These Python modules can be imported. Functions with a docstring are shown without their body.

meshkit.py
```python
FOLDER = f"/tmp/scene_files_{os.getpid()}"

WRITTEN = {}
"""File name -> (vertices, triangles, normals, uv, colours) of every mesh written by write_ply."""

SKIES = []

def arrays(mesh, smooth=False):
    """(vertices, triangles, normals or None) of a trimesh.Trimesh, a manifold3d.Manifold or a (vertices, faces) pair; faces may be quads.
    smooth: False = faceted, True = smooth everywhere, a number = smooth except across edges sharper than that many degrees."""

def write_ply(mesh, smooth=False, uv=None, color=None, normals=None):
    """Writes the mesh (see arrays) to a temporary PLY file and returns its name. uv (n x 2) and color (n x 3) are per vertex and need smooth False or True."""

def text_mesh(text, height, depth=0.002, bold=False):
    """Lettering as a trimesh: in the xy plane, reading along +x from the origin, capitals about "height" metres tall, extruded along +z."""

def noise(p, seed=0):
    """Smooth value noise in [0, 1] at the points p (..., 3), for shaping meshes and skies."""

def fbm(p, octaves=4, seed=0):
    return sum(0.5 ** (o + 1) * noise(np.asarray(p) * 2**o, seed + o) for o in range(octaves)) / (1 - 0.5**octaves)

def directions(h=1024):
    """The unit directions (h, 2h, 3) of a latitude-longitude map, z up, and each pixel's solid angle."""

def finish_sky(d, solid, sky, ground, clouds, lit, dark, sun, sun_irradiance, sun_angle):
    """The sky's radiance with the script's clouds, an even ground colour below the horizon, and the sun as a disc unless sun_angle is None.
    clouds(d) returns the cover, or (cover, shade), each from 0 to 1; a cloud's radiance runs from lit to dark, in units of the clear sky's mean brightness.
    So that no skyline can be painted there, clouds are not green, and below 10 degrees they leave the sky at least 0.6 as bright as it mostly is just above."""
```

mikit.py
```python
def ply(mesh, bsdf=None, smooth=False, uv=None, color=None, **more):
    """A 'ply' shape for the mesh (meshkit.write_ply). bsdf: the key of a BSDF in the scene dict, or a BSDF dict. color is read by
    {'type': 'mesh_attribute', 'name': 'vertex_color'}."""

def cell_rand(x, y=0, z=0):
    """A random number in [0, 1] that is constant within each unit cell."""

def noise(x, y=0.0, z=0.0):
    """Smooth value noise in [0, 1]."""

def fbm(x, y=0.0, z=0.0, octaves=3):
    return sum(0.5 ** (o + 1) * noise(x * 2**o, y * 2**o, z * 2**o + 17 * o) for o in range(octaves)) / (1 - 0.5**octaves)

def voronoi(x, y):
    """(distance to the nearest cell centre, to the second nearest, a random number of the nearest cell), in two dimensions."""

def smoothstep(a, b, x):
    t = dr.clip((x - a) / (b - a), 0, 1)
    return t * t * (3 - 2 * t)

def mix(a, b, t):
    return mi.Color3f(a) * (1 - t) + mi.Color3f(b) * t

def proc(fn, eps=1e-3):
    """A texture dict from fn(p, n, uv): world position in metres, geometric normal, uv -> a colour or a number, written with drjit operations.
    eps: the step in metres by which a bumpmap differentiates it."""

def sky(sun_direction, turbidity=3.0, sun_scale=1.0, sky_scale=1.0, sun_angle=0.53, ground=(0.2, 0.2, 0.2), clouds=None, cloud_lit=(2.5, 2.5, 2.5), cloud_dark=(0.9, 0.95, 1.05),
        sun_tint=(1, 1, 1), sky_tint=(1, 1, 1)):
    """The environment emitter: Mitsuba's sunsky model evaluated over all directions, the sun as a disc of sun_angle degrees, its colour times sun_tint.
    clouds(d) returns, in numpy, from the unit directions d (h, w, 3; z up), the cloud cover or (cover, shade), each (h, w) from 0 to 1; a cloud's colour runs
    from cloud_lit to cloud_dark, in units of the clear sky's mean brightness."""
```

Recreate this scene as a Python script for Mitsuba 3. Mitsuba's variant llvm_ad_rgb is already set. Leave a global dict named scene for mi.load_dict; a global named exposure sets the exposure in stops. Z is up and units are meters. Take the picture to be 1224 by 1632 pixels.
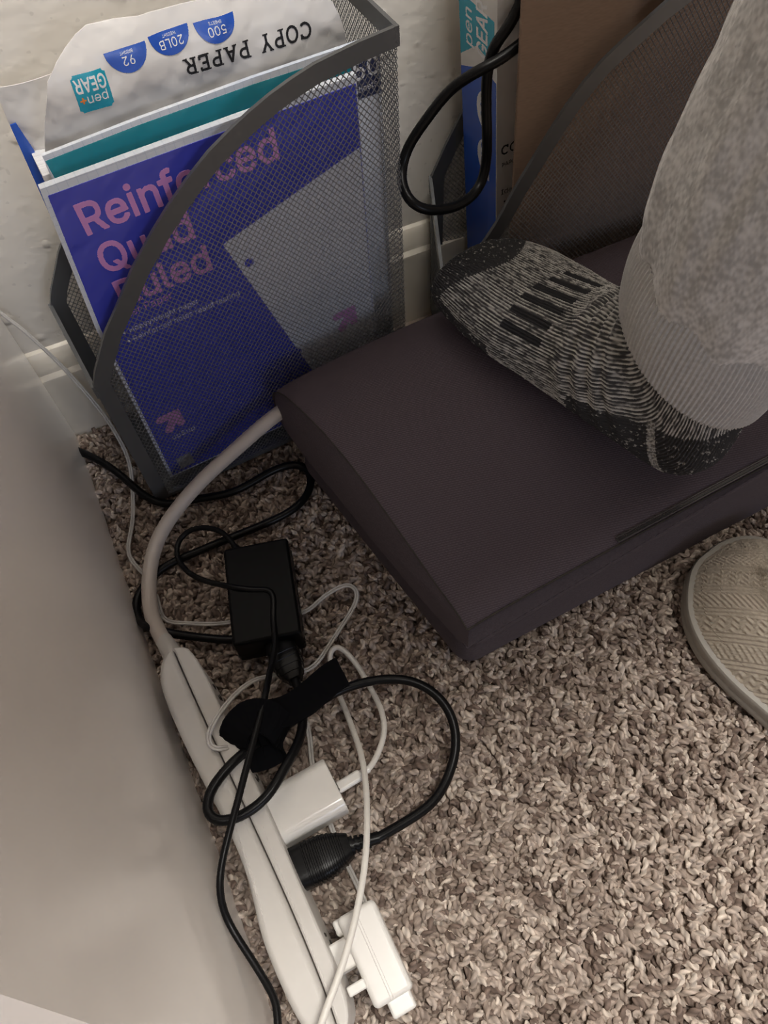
import math
import numpy as np
import trimesh
import shapely
from shapely.geometry import Polygon, LineString, Point, box as sbox
from shapely import affinity
import drjit as dr
import mitsuba as mi
import mikit, meshkit
from mikit import proc, noise, fbm, smoothstep, mix, cell_rand
from meshkit import text_mesh

# ------------------------------------------------------------------ camera, light, exposure
T = mi.ScalarTransform4f
exposure = -0.74
scene, labels = {}, {}
RIGHT = np.array([0.91143903, -0.4088679, -0.04589054])
R = np.array([[0.91143903, -0.37110434, 0.17765267], [-0.4088679, -0.7688051, 0.49169682], [-0.04589054, -0.52078814, -0.85245162]])
CAM = np.array([0.0, 0.0, 0.6])
FWD, UP = R[:, 2], -R[:, 1]
scene['camera'] = {'type': 'perspective', 'fov': 2 * math.degrees(math.atan(612 / 1226)), 'fov_axis': 'x', 'near_clip': 0.01, 'far_clip': 50.0,
                   'to_world': T().look_at(origin=CAM.tolist(), target=(CAM + FWD).tolist(), up=UP.tolist())}
# the room's light: a broad window behind the viewer and a ceiling lamp
WINDOW_RAD = [11.0, 12.3, 15.5]
LAMP_RAD = [79.0, 75.5, 70.0]
WINDOW_POS, WINDOW_SIZE = (0.55, -2.99, 1.20), (0.42, 0.34)
LAMP_POS, LAMP_R = (0.38, -0.15, 2.4), 0.40


# ------------------------------------------------------------------ helpers
def tag(key, label=None, cat=None, group=None, kind=None):
    d = labels.setdefault(key, {})
    for k, v in (('label', label), ('category', cat), ('group', group), ('kind', kind)):
        if v:
            d[k] = v


def put(key, mesh, bsdf, smooth=False, uv=None, label=None, cat=None, group=None, kind=None, color=None):
    scene[key] = mikit.ply(mesh, bsdf, smooth, uv=uv, color=color)
    tag(key, label, cat, group, kind)
    return key


def cat(meshes):
    return trimesh.util.concatenate(list(meshes))


def box(x0, x1, y0, y1, z0, z1):
    m = trimesh.creation.box((x1 - x0, y1 - y0, z1 - z0))
    m.apply_translation(((x0 + x1) / 2, (y0 + y1) / 2, (z0 + z1) / 2))
    return m


def rbox(sx, sy, sz, r, n=7):
    """Rounded box centred at the origin."""
    g = trimesh.creation.box((2, 2, 2))
    for _ in range(4):
        g = g.subdivide()
    g.merge_vertices()
    v = np.array(g.vertices)
    # spend most of the grid on the rounding
    half = np.array([sx, sy, sz]) / 2
    a = np.abs(v)
    k = 0.5
    pos = np.where(a <= k, a / k * (half - r), half - r + (a - k) / (1 - k) * r) * np.sign(v)
    inner = np.clip(pos, -(half - r), half - r)
    d = pos - inner
    # cube corner -> sphere
    q = d / r
    x2, y2, z2 = (q ** 2).T
    s = np.stack([q[:, 0] * np.sqrt(np.maximum(0, 1 - y2 / 2 - z2 / 2 + y2 * z2 / 3)), q[:, 1] * np.sqrt(np.maximum(0, 1 - z2 / 2 - x2 / 2 + z2 * x2 / 3)),
                  q[:, 2] * np.sqrt(np.maximum(0, 1 - x2 / 2 - y2 / 2 + x2 * y2 / 3))], 1)
    return trimesh.Trimesh(inner + s * r, g.faces, process=False)


def spline(pts, n):
    from scipy.interpolate import CubicSpline
    p = np.asarray(pts, float)
    d = np.r_[0, np.cumsum(np.sqrt(np.linalg.norm(np.diff(p, axis=0), axis=1)))]
    s = CubicSpline(d, p)(np.linspace(0, d[-1], n * 4))
    L = np.r_[0, np.cumsum(np.linalg.norm(np.diff(s, axis=0), axis=1))]
    return np.stack([np.interp(np.linspace(0, L[-1], n), L, s[:, k]) for k in range(3)], 1)


def frames(p):
    t = np.gradient(p, axis=0)
    t /= np.linalg.norm(t, axis=1, keepdims=True)
    a = np.zeros_like(p)
    u = np.cross(t[0], [0, 0, 1.0])
    if np.linalg.norm(u) < 1e-3:
        u = np.array([1.0, 0, 0])
    for i in range(len(p)):
        u = u - t[i] * (u @ t[i])
        u /= np.linalg.norm(u)
        a[i] = u
    return t, a, np.cross(t, a)


def skin(rings, caps=True, closed=True):
    """Triangles joining rings (n, m, 3)."""
    rings = np.asarray(rings)
    n, m = rings.shape[:2]
    i, j = np.meshgrid(np.arange(n - 1), np.arange(m if closed else m - 1), indexing='ij')
    a, b = i * m + j, i * m + (j + 1) % m
    f = np.concatenate([np.stack([a, b, b + m], -1).reshape(-1, 3), np.stack([a, b + m, a + m], -1).reshape(-1, 3)])
    v = rings.reshape(-1, 3)
    if caps:
        v = np.vstack([v, rings[0].mean(0), rings[-1].mean(0)])
        k = np.arange(m)
        f = np.vstack([f, np.stack([(k + 1) % m, k, k * 0 + n * m], 1), np.stack([k + (n - 1) * m, (k + 1) % m + (n - 1) * m, k * 0 + n * m + 1], 1)])
    return trimesh.Trimesh(v, f, process=False)


def tube(pts, r, n=None, sides=12, flat=1.0, ends=True):
    p = spline(pts, n or max(24, len(pts) * 9)) if len(pts) > 2 else np.asarray(pts, float)
    t, a, b = frames(p)
    r = np.broadcast_to(np.asarray(r, float), (len(p),)) if np.ndim(r) < 2 else np.interp(np.linspace(0, 1, len(p)), *np.asarray(r).T)
    th = np.arange(sides) / sides * 2 * np.pi
    rings = p[:, None] + r[:, None, None] * (np.cos(th)[None, :, None] * a[:, None] * flat + np.sin(th)[None, :, None] * b[:, None])
    return skin(rings)


def twin_tube(pts, r, n):
    """Two-core flat lead: two tubes side by side that touch."""
    p = spline(pts, n)
    t, a, b = frames(p)
    side = np.cross(t, [0, 0, 1.0])
    side /= np.maximum(np.linalg.norm(side, axis=1, keepdims=True), 1e-6)
    from scipy.ndimage import gaussian_filter1d
    side = gaussian_filter1d(side, 3, axis=0)
    side /= np.maximum(np.linalg.norm(side, axis=1, keepdims=True), 1e-6)
    return cat([tube(p + side * s * r * 0.92, r, n=n, sides=8) for s in (-1, 1)])


def extrude(poly, depth):
    polys = [g for g in getattr(poly, 'geoms', [poly]) if g.geom_type == 'Polygon' and g.area > 1e-9]
    return cat([trimesh.creation.extrude_polygon(g, depth, engine='earcut') for g in polys])


class Frame:
    """A local frame: u along a broad face, z up the sheet, v into the depth."""
    def __init__(self, o, ang, lean=0.0, tilt=0.0):
        c, s = math.cos(ang), math.sin(ang)
        self.o = np.array([o[0], o[1], o[2] if len(o) > 2 else 0.0])
        self.u, self.v, self.z = np.array([c, s, 0.0]), np.array([-s, c, 0.0]), np.array([0, 0, 1.0])
        if tilt:
            ct, st = math.cos(tilt), math.sin(tilt)
            self.u, self.z = ct * self.u + st * self.z, ct * self.z - st * self.u
        if lean:
            cl, sl = math.cos(lean), math.sin(lean)
            self.v, self.z = cl * self.v - sl * self.z, cl * self.z + sl * self.v

    def __call__(self, m):
        """mesh coordinates (u, v, z) to world"""
        m = m.copy()
        q = np.asarray(m.vertices)
        m.vertices = self.o + q[:, :1] * self.u + q[:, 1:2] * self.v + q[:, 2:] * self.z
        return m

    def face(self, m, v):
        """a flat mesh in xy, thick along +z, laid on the face at depth v and looking to the viewer"""
        q = np.asarray(m.vertices)
        k = trimesh.Trimesh(np.stack([q[:, 0], v - q[:, 2], q[:, 1]], 1), m.faces, process=False)
        return self(k)


def turn(m, deg=0, at=(0, 0), scale=1.0):
    m = m.copy()
    q = np.array(m.vertices)
    c, s = math.cos(math.radians(deg)), math.sin(math.radians(deg))
    q[:, :2] = q[:, :2] * scale @ np.array([[c, s], [-s, c]]) + np.asarray(at)
    m.vertices = q
    return m


def centred(text, h, depth=0.00012, bold=False, wide=1.0):
    m = text_mesh(text, h, depth, bold)
    q = np.array(m.vertices)
    q[:, 0] = (q[:, 0] - (q[:, 0].min() + q[:, 0].max()) / 2) * wide
    q[:, 1] -= h / 2
    m.vertices = q
    return m


def lettering(text, h, depth=0.00012, bold=False, wide=1.0):
    m = text_mesh(text, h, depth, bold)
    q = np.array(m.vertices)
    q[:, 0] *= wide
    m.vertices = q
    return m


# ------------------------------------------------------------------ materials
def mat(key, **k):
    scene[key] = {'type': 'twosided', 'bsdf': {'type': 'principled', **k}}


def rgb(*c):
    return {'type': 'rgb', 'value': list(c)}


def bumped(key, tex, scale, **k):
    scene[key] = {'type': 'twosided', 'bsdf': {'type': 'bumpmap', 'bump': tex, 'scale': scale, 'nested': {'type': 'principled', **k}}}


bumped('wall_paint', proc(lambda p, n, uv: fbm(p.x * 110, p.y * 110, p.z * 110, 3) + 1.2 * smoothstep(0.74, 0.9, noise(p.x * 70, p.y * 70, p.z * 70)), 5e-4), 0.0006,
       base_color=proc(lambda p, n, uv: mix((0.62, 0.585, 0.53), (0.70, 0.665, 0.61), fbm(p.x * 14, p.y * 14, p.z * 14, 3)) * (1 - 0.12 * smoothstep(0.90, 0.94, noise(p.x * 190, 3.0, p.z * 190)))), roughness=0.55, specular=0.3)
bumped('trim_paint', proc(lambda p, n, uv: fbm(p.x * 60, p.y * 200, p.z * 200, 2), 5e-4), 0.0005, base_color=rgb(0.66, 0.61, 0.52), roughness=0.35, specular=0.4)
mat('room_paint', base_color=rgb(0.40, 0.39, 0.375), roughness=0.8, specular=0.2)
mat('ceiling_paint', base_color=rgb(0.55, 0.54, 0.52), roughness=0.9, specular=0.1)
bumped('cabinet_white', proc(lambda p, n, uv: fbm(p.x * 30, p.y * 30, p.z * 30, 2), 1e-3), 0.0006, base_color=rgb(0.80, 0.765, 0.725), roughness=0.24, specular=0.55)
mat('rim_metal', base_color=rgb(0.13, 0.135, 0.14), metallic=0.55, roughness=0.38, specular=0.5)
mat('mesh_metal', base_color=rgb(0.24, 0.245, 0.25), metallic=0.7, roughness=0.33, specular=0.5)
mat('paper_white', base_color=rgb(0.72, 0.71, 0.70), roughness=0.55, specular=0.3)
mat('paper_edge', base_color=proc(lambda p, n, uv: mix((0.55, 0.56, 0.58), (0.74, 0.74, 0.75), noise(p.x * 30, p.y * 2500, p.z * 30))), roughness=0.7, specular=0.2)
bumped('wrapper_white', proc(lambda p, n, uv: fbm(p.x * 45, p.y * 45, p.z * 45, 3), 1e-3), 0.004, base_color=rgb(0.64, 0.625, 0.61), roughness=0.38, specular=0.5, clearcoat=0.3, clearcoat_gloss=0.8)
mat('graph_paper', base_color=proc(lambda p, n, uv: mix((0.56, 0.62, 0.72), (0.68, 0.72, 0.78), smoothstep(0.06, 0.16, dr.minimum(dr.abs(dr.sin(uv.x * 3.14159 / 0.0064)), dr.abs(dr.sin(uv.y * 3.14159 / 0.0064)))))), roughness=0.45, specular=0.4)
wrinkle = proc(lambda p, n, uv: fbm(p.x * 25 + p.z * 14, p.y * 20, p.z * 60 - p.x * 40, 3), 1e-3)
for nm, c in (('print_indigo', (0.052, 0.062, 0.46)), ('print_teal', (0.015, 0.27, 0.33)), ('print_navy', (0.02, 0.028, 0.085))):
    bumped(nm, wrinkle, 0.0012, base_color=rgb(*c), roughness=0.3, specular=0.5, clearcoat=0.8, clearcoat_gloss=0.9)
mat('print_pink', base_color=rgb(0.60, 0.27, 0.60), roughness=0.32, specular=0.5, clearcoat=0.6, clearcoat_gloss=0.9)
mat('print_white', base_color=rgb(0.72, 0.72, 0.74), roughness=0.4, specular=0.4)
mat('print_black', base_color=rgb(0.015, 0.015, 0.017), roughness=0.5, specular=0.3)
mat('print_blue', base_color=rgb(0.012, 0.075, 0.42), roughness=0.35, specular=0.5, clearcoat=0.5, clearcoat_gloss=0.85)
mat('print_cyan', base_color=rgb(0.012, 0.30, 0.42), roughness=0.35, specular=0.5)
mat('print_orange', base_color=rgb(0.75, 0.22, 0.04), roughness=0.4, specular=0.4)
mat('print_grey', base_color=rgb(0.30, 0.31, 0.34), roughness=0.4, specular=0.4)
mat('cardboard', base_color=proc(lambda p, n, uv: mix((0.20, 0.138, 0.102), (0.25, 0.175, 0.132), fbm(p.x * 260, p.y * 260, p.z * 900, 2))), roughness=0.8, specular=0.2)
mat('black_rubber', base_color=rgb(0.004, 0.004, 0.0045), roughness=0.34, specular=0.20)
mat('black_plastic', base_color=rgb(0.003, 0.003, 0.0033), roughness=0.40, specular=0.10)
mat('velcro_black', base_color=rgb(0.005, 0.005, 0.006), roughness=0.95, specular=0.05, sheen=0.1)
mat('white_gloss', base_color=rgb(0.74, 0.72, 0.68), roughness=0.16, specular=0.5)
mat('white_satin', base_color=rgb(0.72, 0.70, 0.66), roughness=0.38, specular=0.5)
mat('front_white', base_color=rgb(0.88, 0.87, 0.85), roughness=0.4, specular=0.5)
mat('cord_white', base_color=rgb(0.70, 0.67, 0.62), roughness=0.4, specular=0.4)
mat('cord_beige', base_color=rgb(0.56, 0.50, 0.45), roughness=0.45, specular=0.4)
mat('lead_clear', base_color=rgb(0.55, 0.53, 0.50), roughness=0.2, specular=0.6)
mat('strip_plastic', base_color=proc(lambda p, n, uv: mix((0.54, 0.515, 0.48), (0.57, 0.545, 0.51), noise(p.x * 60, p.y * 60, p.z * 60))), roughness=0.45, specular=0.45)
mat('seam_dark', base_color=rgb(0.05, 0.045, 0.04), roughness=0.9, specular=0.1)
mat('skin', base_color=rgb(0.5, 0.33, 0.25), roughness=0.55, specular=0.4)


def weave(p, n, uv):
    a = dr.sin((uv.x * 0.96 + uv.y * 0.28) * 6.2832 / 0.0018)
    b = dr.sin(uv.y * 6.2832 / 0.0027 + dr.floor((uv.x * 0.96 + uv.y * 0.28) / 0.0018) * 2.1)
    return 0.5 + 0.3 * a + 0.2 * b * smoothstep(-0.6, 0.4, a)


bumped('footrest_knit', proc(weave, 2e-4), 0.0006,
       base_color=proc(lambda p, n, uv: mix((0.044, 0.034, 0.041), (0.128, 0.102, 0.117), 0.82 * weave(p, n, uv) + 0.18 * fbm(uv.x * 900, uv.y * 900, 0.0, 2))), roughness=0.85, specular=0.2, sheen=0.4)
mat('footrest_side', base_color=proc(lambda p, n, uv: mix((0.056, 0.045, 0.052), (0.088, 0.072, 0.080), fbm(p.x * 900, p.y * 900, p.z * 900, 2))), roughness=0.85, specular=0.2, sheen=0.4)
mat('zip_dark', base_color=rgb(0.05, 0.047, 0.047), roughness=0.3, specular=0.5)




scene['carpet_yarn'] = {'type': 'twosided', 'bsdf': {'type': 'principled', 'base_color': {'type': 'mesh_attribute', 'name': 'vertex_color'}, 'roughness': 0.9, 'specular': 0.15, 'sheen': 0.3}}
mat('carpet_back', base_color=proc(lambda p, n, uv: mix((0.29, 0.23, 0.192), (0.40, 0.325, 0.273), fbm(p.x * 300, p.y * 300, 0.0, 2))), roughness=1.0, specular=0.0)
scene['knit_sock'] = {'type': 'twosided', 'bsdf': {'type': 'principled', 'base_color': {'type': 'mesh_attribute', 'name': 'vertex_color'}, 'roughness': 0.95, 'specular': 0.1, 'sheen': 0.3}}
bumped('jersey_grey', proc(lambda p, n, uv: fbm(p.x * 700, p.y * 700, p.z * 500, 2), 4e-4), 0.0008,
       base_color=proc(lambda p, n, uv: mix((0.36, 0.358, 0.355), (0.64, 0.635, 0.63), smoothstep(0.2, 0.8, 0.55 * fbm(p.x * 110, p.y * 110, p.z * 70, 3) + 0.45 * noise(p.x * 700, p.y * 700, p.z * 350)))), roughness=0.95, specular=0.1, sheen=0.5)
mat('rib_grey', base_color=proc(lambda p, n, uv: mix((0.37, 0.368, 0.365), (0.48, 0.475, 0.47), fbm(p.x * 600, p.y * 600, p.z * 600, 2))), roughness=0.95, specular=0.1, sheen=0.4)
mat('slipper_knit', base_color=proc(lambda p, n, uv: mix((0.41, 0.36, 0.295), (0.54, 0.48, 0.40), fbm(p.x * 500, p.y * 500, p.z * 500, 3))), roughness=0.95, specular=0.1, sheen=0.3)
mat('slipper_sole', base_color=rgb(0.34, 0.32, 0.285), roughness=0.55, specular=0.35)

# ------------------------------------------------------------------ the room
WALL_Y = 0.577
put('floor', box(-3.0, 3.0, -3.0, WALL_Y + 0.1, -0.06, -0.012), 'carpet_back', kind='structure')
put('wall_back', box(-3.0, 3.0, WALL_Y, WALL_Y + 0.1, -0.06, 2.5), 'wall_paint', kind='structure')
put('wall_left', box(-3.1, -3.0, -3.0, WALL_Y + 0.1, -0.06, 2.5), 'room_paint', kind='structure')
put('wall_right', box(3.0, 3.1, -3.0, WALL_Y + 0.1, -0.06, 2.5), 'room_paint', kind='structure')
put('wall_front', box(-3.0, 3.0, -3.1, -3.0, -0.06, 2.5), 'room_paint', kind='structure')
put('ceiling', box(-3.0, 3.0, -3.0, WALL_Y + 0.1, 2.5, 2.6), 'ceiling_paint', kind='structure')
# baseboard: plain face, stepped and sloped top
prof = [(0, -0.012), (-0.013, -0.012), (-0.013, 0.072), (-0.0125, 0.076), (-0.009, 0.080), (-0.008, 0.088), (-0.006, 0.096), (-0.003, 0.101), (0, 0.103)]
bb = extrude(Polygon([(-y, z) for y, z in prof]), 6.0)
q = np.array(bb.vertices)
bb.vertices = np.stack([q[:, 2] - 3.0, WALL_Y - q[:, 0], q[:, 1]], 1)
bb.fix_normals()
put('baseboard_back', bb, 'trim_paint', smooth=25, kind='structure')

# window and ceiling lamp, both outside the frame
(wx, wy, wz), (ww, wh) = WINDOW_POS, WINDOW_SIZE
scene['window_1'] = {'type': 'rectangle', 'to_world': T().translate([wx, -2.99, wz]).rotate([1, 0, 0], -90).scale([ww, wh, 1]),
                     'emitter': {'type': 'area', 'radiance': rgb(*WINDOW_RAD)}}
tag('window_1', kind='structure')
wf = cat([box(wx - ww - 0.05, wx - ww, -3.0, -2.96, wz - wh - 0.05, wz + wh + 0.05), box(wx + ww, wx + ww + 0.05, -3.0, -2.96, wz - wh - 0.05, wz + wh + 0.05),
          box(wx - ww, wx + ww, -3.0, -2.96, wz - wh - 0.05, wz - wh), box(wx - ww, wx + ww, -3.0, -2.96, wz + wh, wz + wh + 0.05), box(wx - 0.02, wx + 0.02, -2.99, -2.97, wz - wh, wz + wh)])
put('window_1__frame', wf, 'trim_paint')
put('ceiling_lamp__shade', trimesh.creation.cylinder(LAMP_R, 0.08, sections=40).apply_translation((LAMP_POS[0], LAMP_POS[1], 2.46)), 'white_satin')
scene['ceiling_lamp__diffuser'] = {'type': 'disk', 'to_world': T().translate([LAMP_POS[0], LAMP_POS[1], 2.415]).rotate([1, 0, 0], 180).scale(LAMP_R * 0.95),
                                   'emitter': {'type': 'area', 'radiance': rgb(*LAMP_RAD)}}
tag('ceiling_lamp', 'round flush lamp on the ceiling above the desk', 'lamp')

# ------------------------------------------------------------------ drawer cabinet on the left
CA = math.radians(-1.67)
cabF = Frame((-0.1155, 0.562), 0)


def cab(m):
    m = m.copy()
    m.apply_transform(trimesh.transformations.rotation_matrix(-CA, [0, 0, 1], [-0.1155, 0.562, 0]))
    return m


front_y = lambda z: .042 + .17 * (z - .373)          # the front leans back a little


def cab_panel(x0, x1, y1=.562, z0=-.006, z1=.70, dy=0.0):
    m = extrude(Polygon([(front_y(z0) + dy, z0), (y1, z0), (y1, z1), (front_y(z1) + dy, z1)]), x1 - x0)
    q = np.array(m.vertices)
    m.vertices = np.stack([q[:, 2] + x0, q[:, 0], q[:, 1]], 1)
    m.fix_normals()
    return cab(m)


put('drawer_cabinet__side_panel', cab_panel(-0.1315, -0.1155), 'cabinet_white')
put('drawer_cabinet__side_panel_001', cab_panel(-0.55, -0.534), 'cabinet_white')
put('drawer_cabinet__back_panel', cab(box(-0.534, -0.1315, 0.550, 0.562, -0.006, 0.70)), 'cabinet_white')
put('drawer_cabinet__top', cab(box(-0.55, -0.1155, 0.090, 0.562, 0.70, 0.718)), 'cabinet_white')
for i, (z0, z1) in enumerate(((0.012, 0.228), (0.231, 0.462), (0.465, 0.698))):
    fr = rbox(0.399, 0.018, (z1 - z0) / math.cos(.168), 0.0015)
    fr.apply_transform(trimesh.transformations.rotation_matrix(-math.atan(.17), [1, 0, 0]))
    fr.apply_translation((-0.3328, front_y((z0 + z1) / 2) + .0095, (z0 + z1) / 2))
    put('drawer_cabinet__drawer_front' + ('' if i == 0 else '_%03d' % i), cab(fr), 'front_white', smooth=40)
tag('drawer_cabinet', 'tall white laminate drawer cabinet along the left edge, its smooth side facing the power strip', 'cabinet')

put('shading_desk_top', box(-0.56, 1.15, 0.02, 0.375, 0.7185, 0.745), 'cabinet_white', label='unseen white desk top on the drawer cabinet, added to shade the floor and holders', cat='desk')  # out of view; added, its edges set to shape lamp light on floor and wall

# ------------------------------------------------------------------ carpet pile
rng = np.random.default_rng(7)
sp = 0.0045
gx, gy = np.meshgrid(np.arange(-0.128, 0.50, sp), np.arange(-0.135, 0.566, sp), indexing='ij')
base = np.stack([gx.ravel(), gy.ravel()], 1)
base += rng.uniform(-0.48, 0.48, base.shape) * sp
# only where the photograph can see carpet: not beneath the footrest or the left holder, nor far right behind it
keep = ~((base[:, 0] > 0.15) & (base[:, 1] > 0.215)) & ~((base[:, 0] > -0.03) & (base[:, 1] > 0.475)) & ~((base[:, 0] < -0.122))
base = base[keep]
N = len(base)
p3 = np.c_[base, np.zeros(N)]
ang = 2 * np.pi * (1.6 * meshkit.noise(p3 * 55, 3) + 0.9 * meshkit.noise(p3 * 160, 5)) + rng.normal(0, 0.9, N)
lean = np.clip(rng.normal(1.05, 0.40, N), 0.15, 1.9)
length = rng.uniform(0.0115, 0.0175, N)
rad = rng.uniform(0.0018, 0.0027, N)
M, S = 9, 7
tt = np.linspace(0, 1, M)
curl = rng.normal(0, 1.3, N)
bend = 0.15 + lean[:, None] * np.linspace(0.1, 1.55, M)[None] ** 1.1
head = ang[:, None] + curl[:, None] * tt[None]
d = np.stack([np.sin(bend) * np.cos(head), np.sin(bend) * np.sin(head), np.cos(bend)], -1)
seg = length[:, None, None] / (M - 1)
pos = np.zeros((N, M, 3))
pos[:, 0] = np.c_[base, np.full(N, -0.0125)]
pos[:, 1:] = pos[:, :1] + np.cumsum(d[:, :-1] * seg, 1)
top = pos[:, :, 2].max(1)
pos[:, :, 2] -= np.maximum(top - 0.0005, 0)[:, None] * 0.9
up = np.array([0, 0, 1.0])
a = np.cross(d, up) + 1e-5
a /= np.linalg.norm(a, axis=-1, keepdims=True)
b = np.cross(d, a)
th = np.arange(S) / S * 2 * np.pi
tw = rng.uniform(0, 6.28, N)[:, None] + 7.5 * tt[None]
prof_r = np.interp(tt, [0, 0.5, 0.85, 1.0], [0.9, 1.0, 0.95, 0.45])
# two-ply yarn: an eight-like cross-section that turns along its length
ell = 1.0 + 0.26 * np.cos(2 * (th[None, None] - tw[..., None]))
rr = rad[:, None, None] * prof_r[None, :, None] * ell
rings = pos[:, :, None] + rr[..., None] * (np.cos(th)[None, None, :, None] * a[:, :, None] + np.sin(th)[None, None, :, None] * b[:, :, None])
i, j = np.meshgrid(np.arange(M - 1), np.arange(S), indexing='ij')
q0, q1 = i * S + j, i * S + (j + 1) % S
fone = np.concatenate([np.stack([q0, q1, q1 + S], -1).reshape(-1, 3), np.stack([q0, q1 + S, q0 + S], -1).reshape(-1, 3),
                       np.stack([np.full(S - 2, (M - 1) * S), (M - 1) * S + np.arange(1, S - 1), (M - 1) * S + np.arange(2, S)], 1)])
faces = (fone[None] + (np.arange(N) * M * S)[:, None, None]).reshape(-1, 3)
tone = rng.random(N)
pal = np.array([[0.215, 0.160, 0.132], [0.37, 0.295, 0.247], [0.52, 0.43, 0.365], [0.68, 0.585, 0.50]])
ci = np.select([tone < 0.20, tone < 0.52, tone < 0.84], [0, 1, 2], 3)
col = pal[ci] * rng.uniform(0.88, 1.12, (N, 1))
strand = 0.76 + 0.24 * np.cos(2 * (th[None, None] - tw[..., None]))
vcol = col[:, None, None, :] * strand[..., None]
put('carpet', (rings.reshape(-1, 3), faces), 'carpet_yarn', smooth=True, color=np.clip(vcol, 0, 1).reshape(-1, 3),
    label='mottled beige and brown frieze carpet of twisted yarn covering the floor', cat='carpet', kind='stuff')


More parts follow.
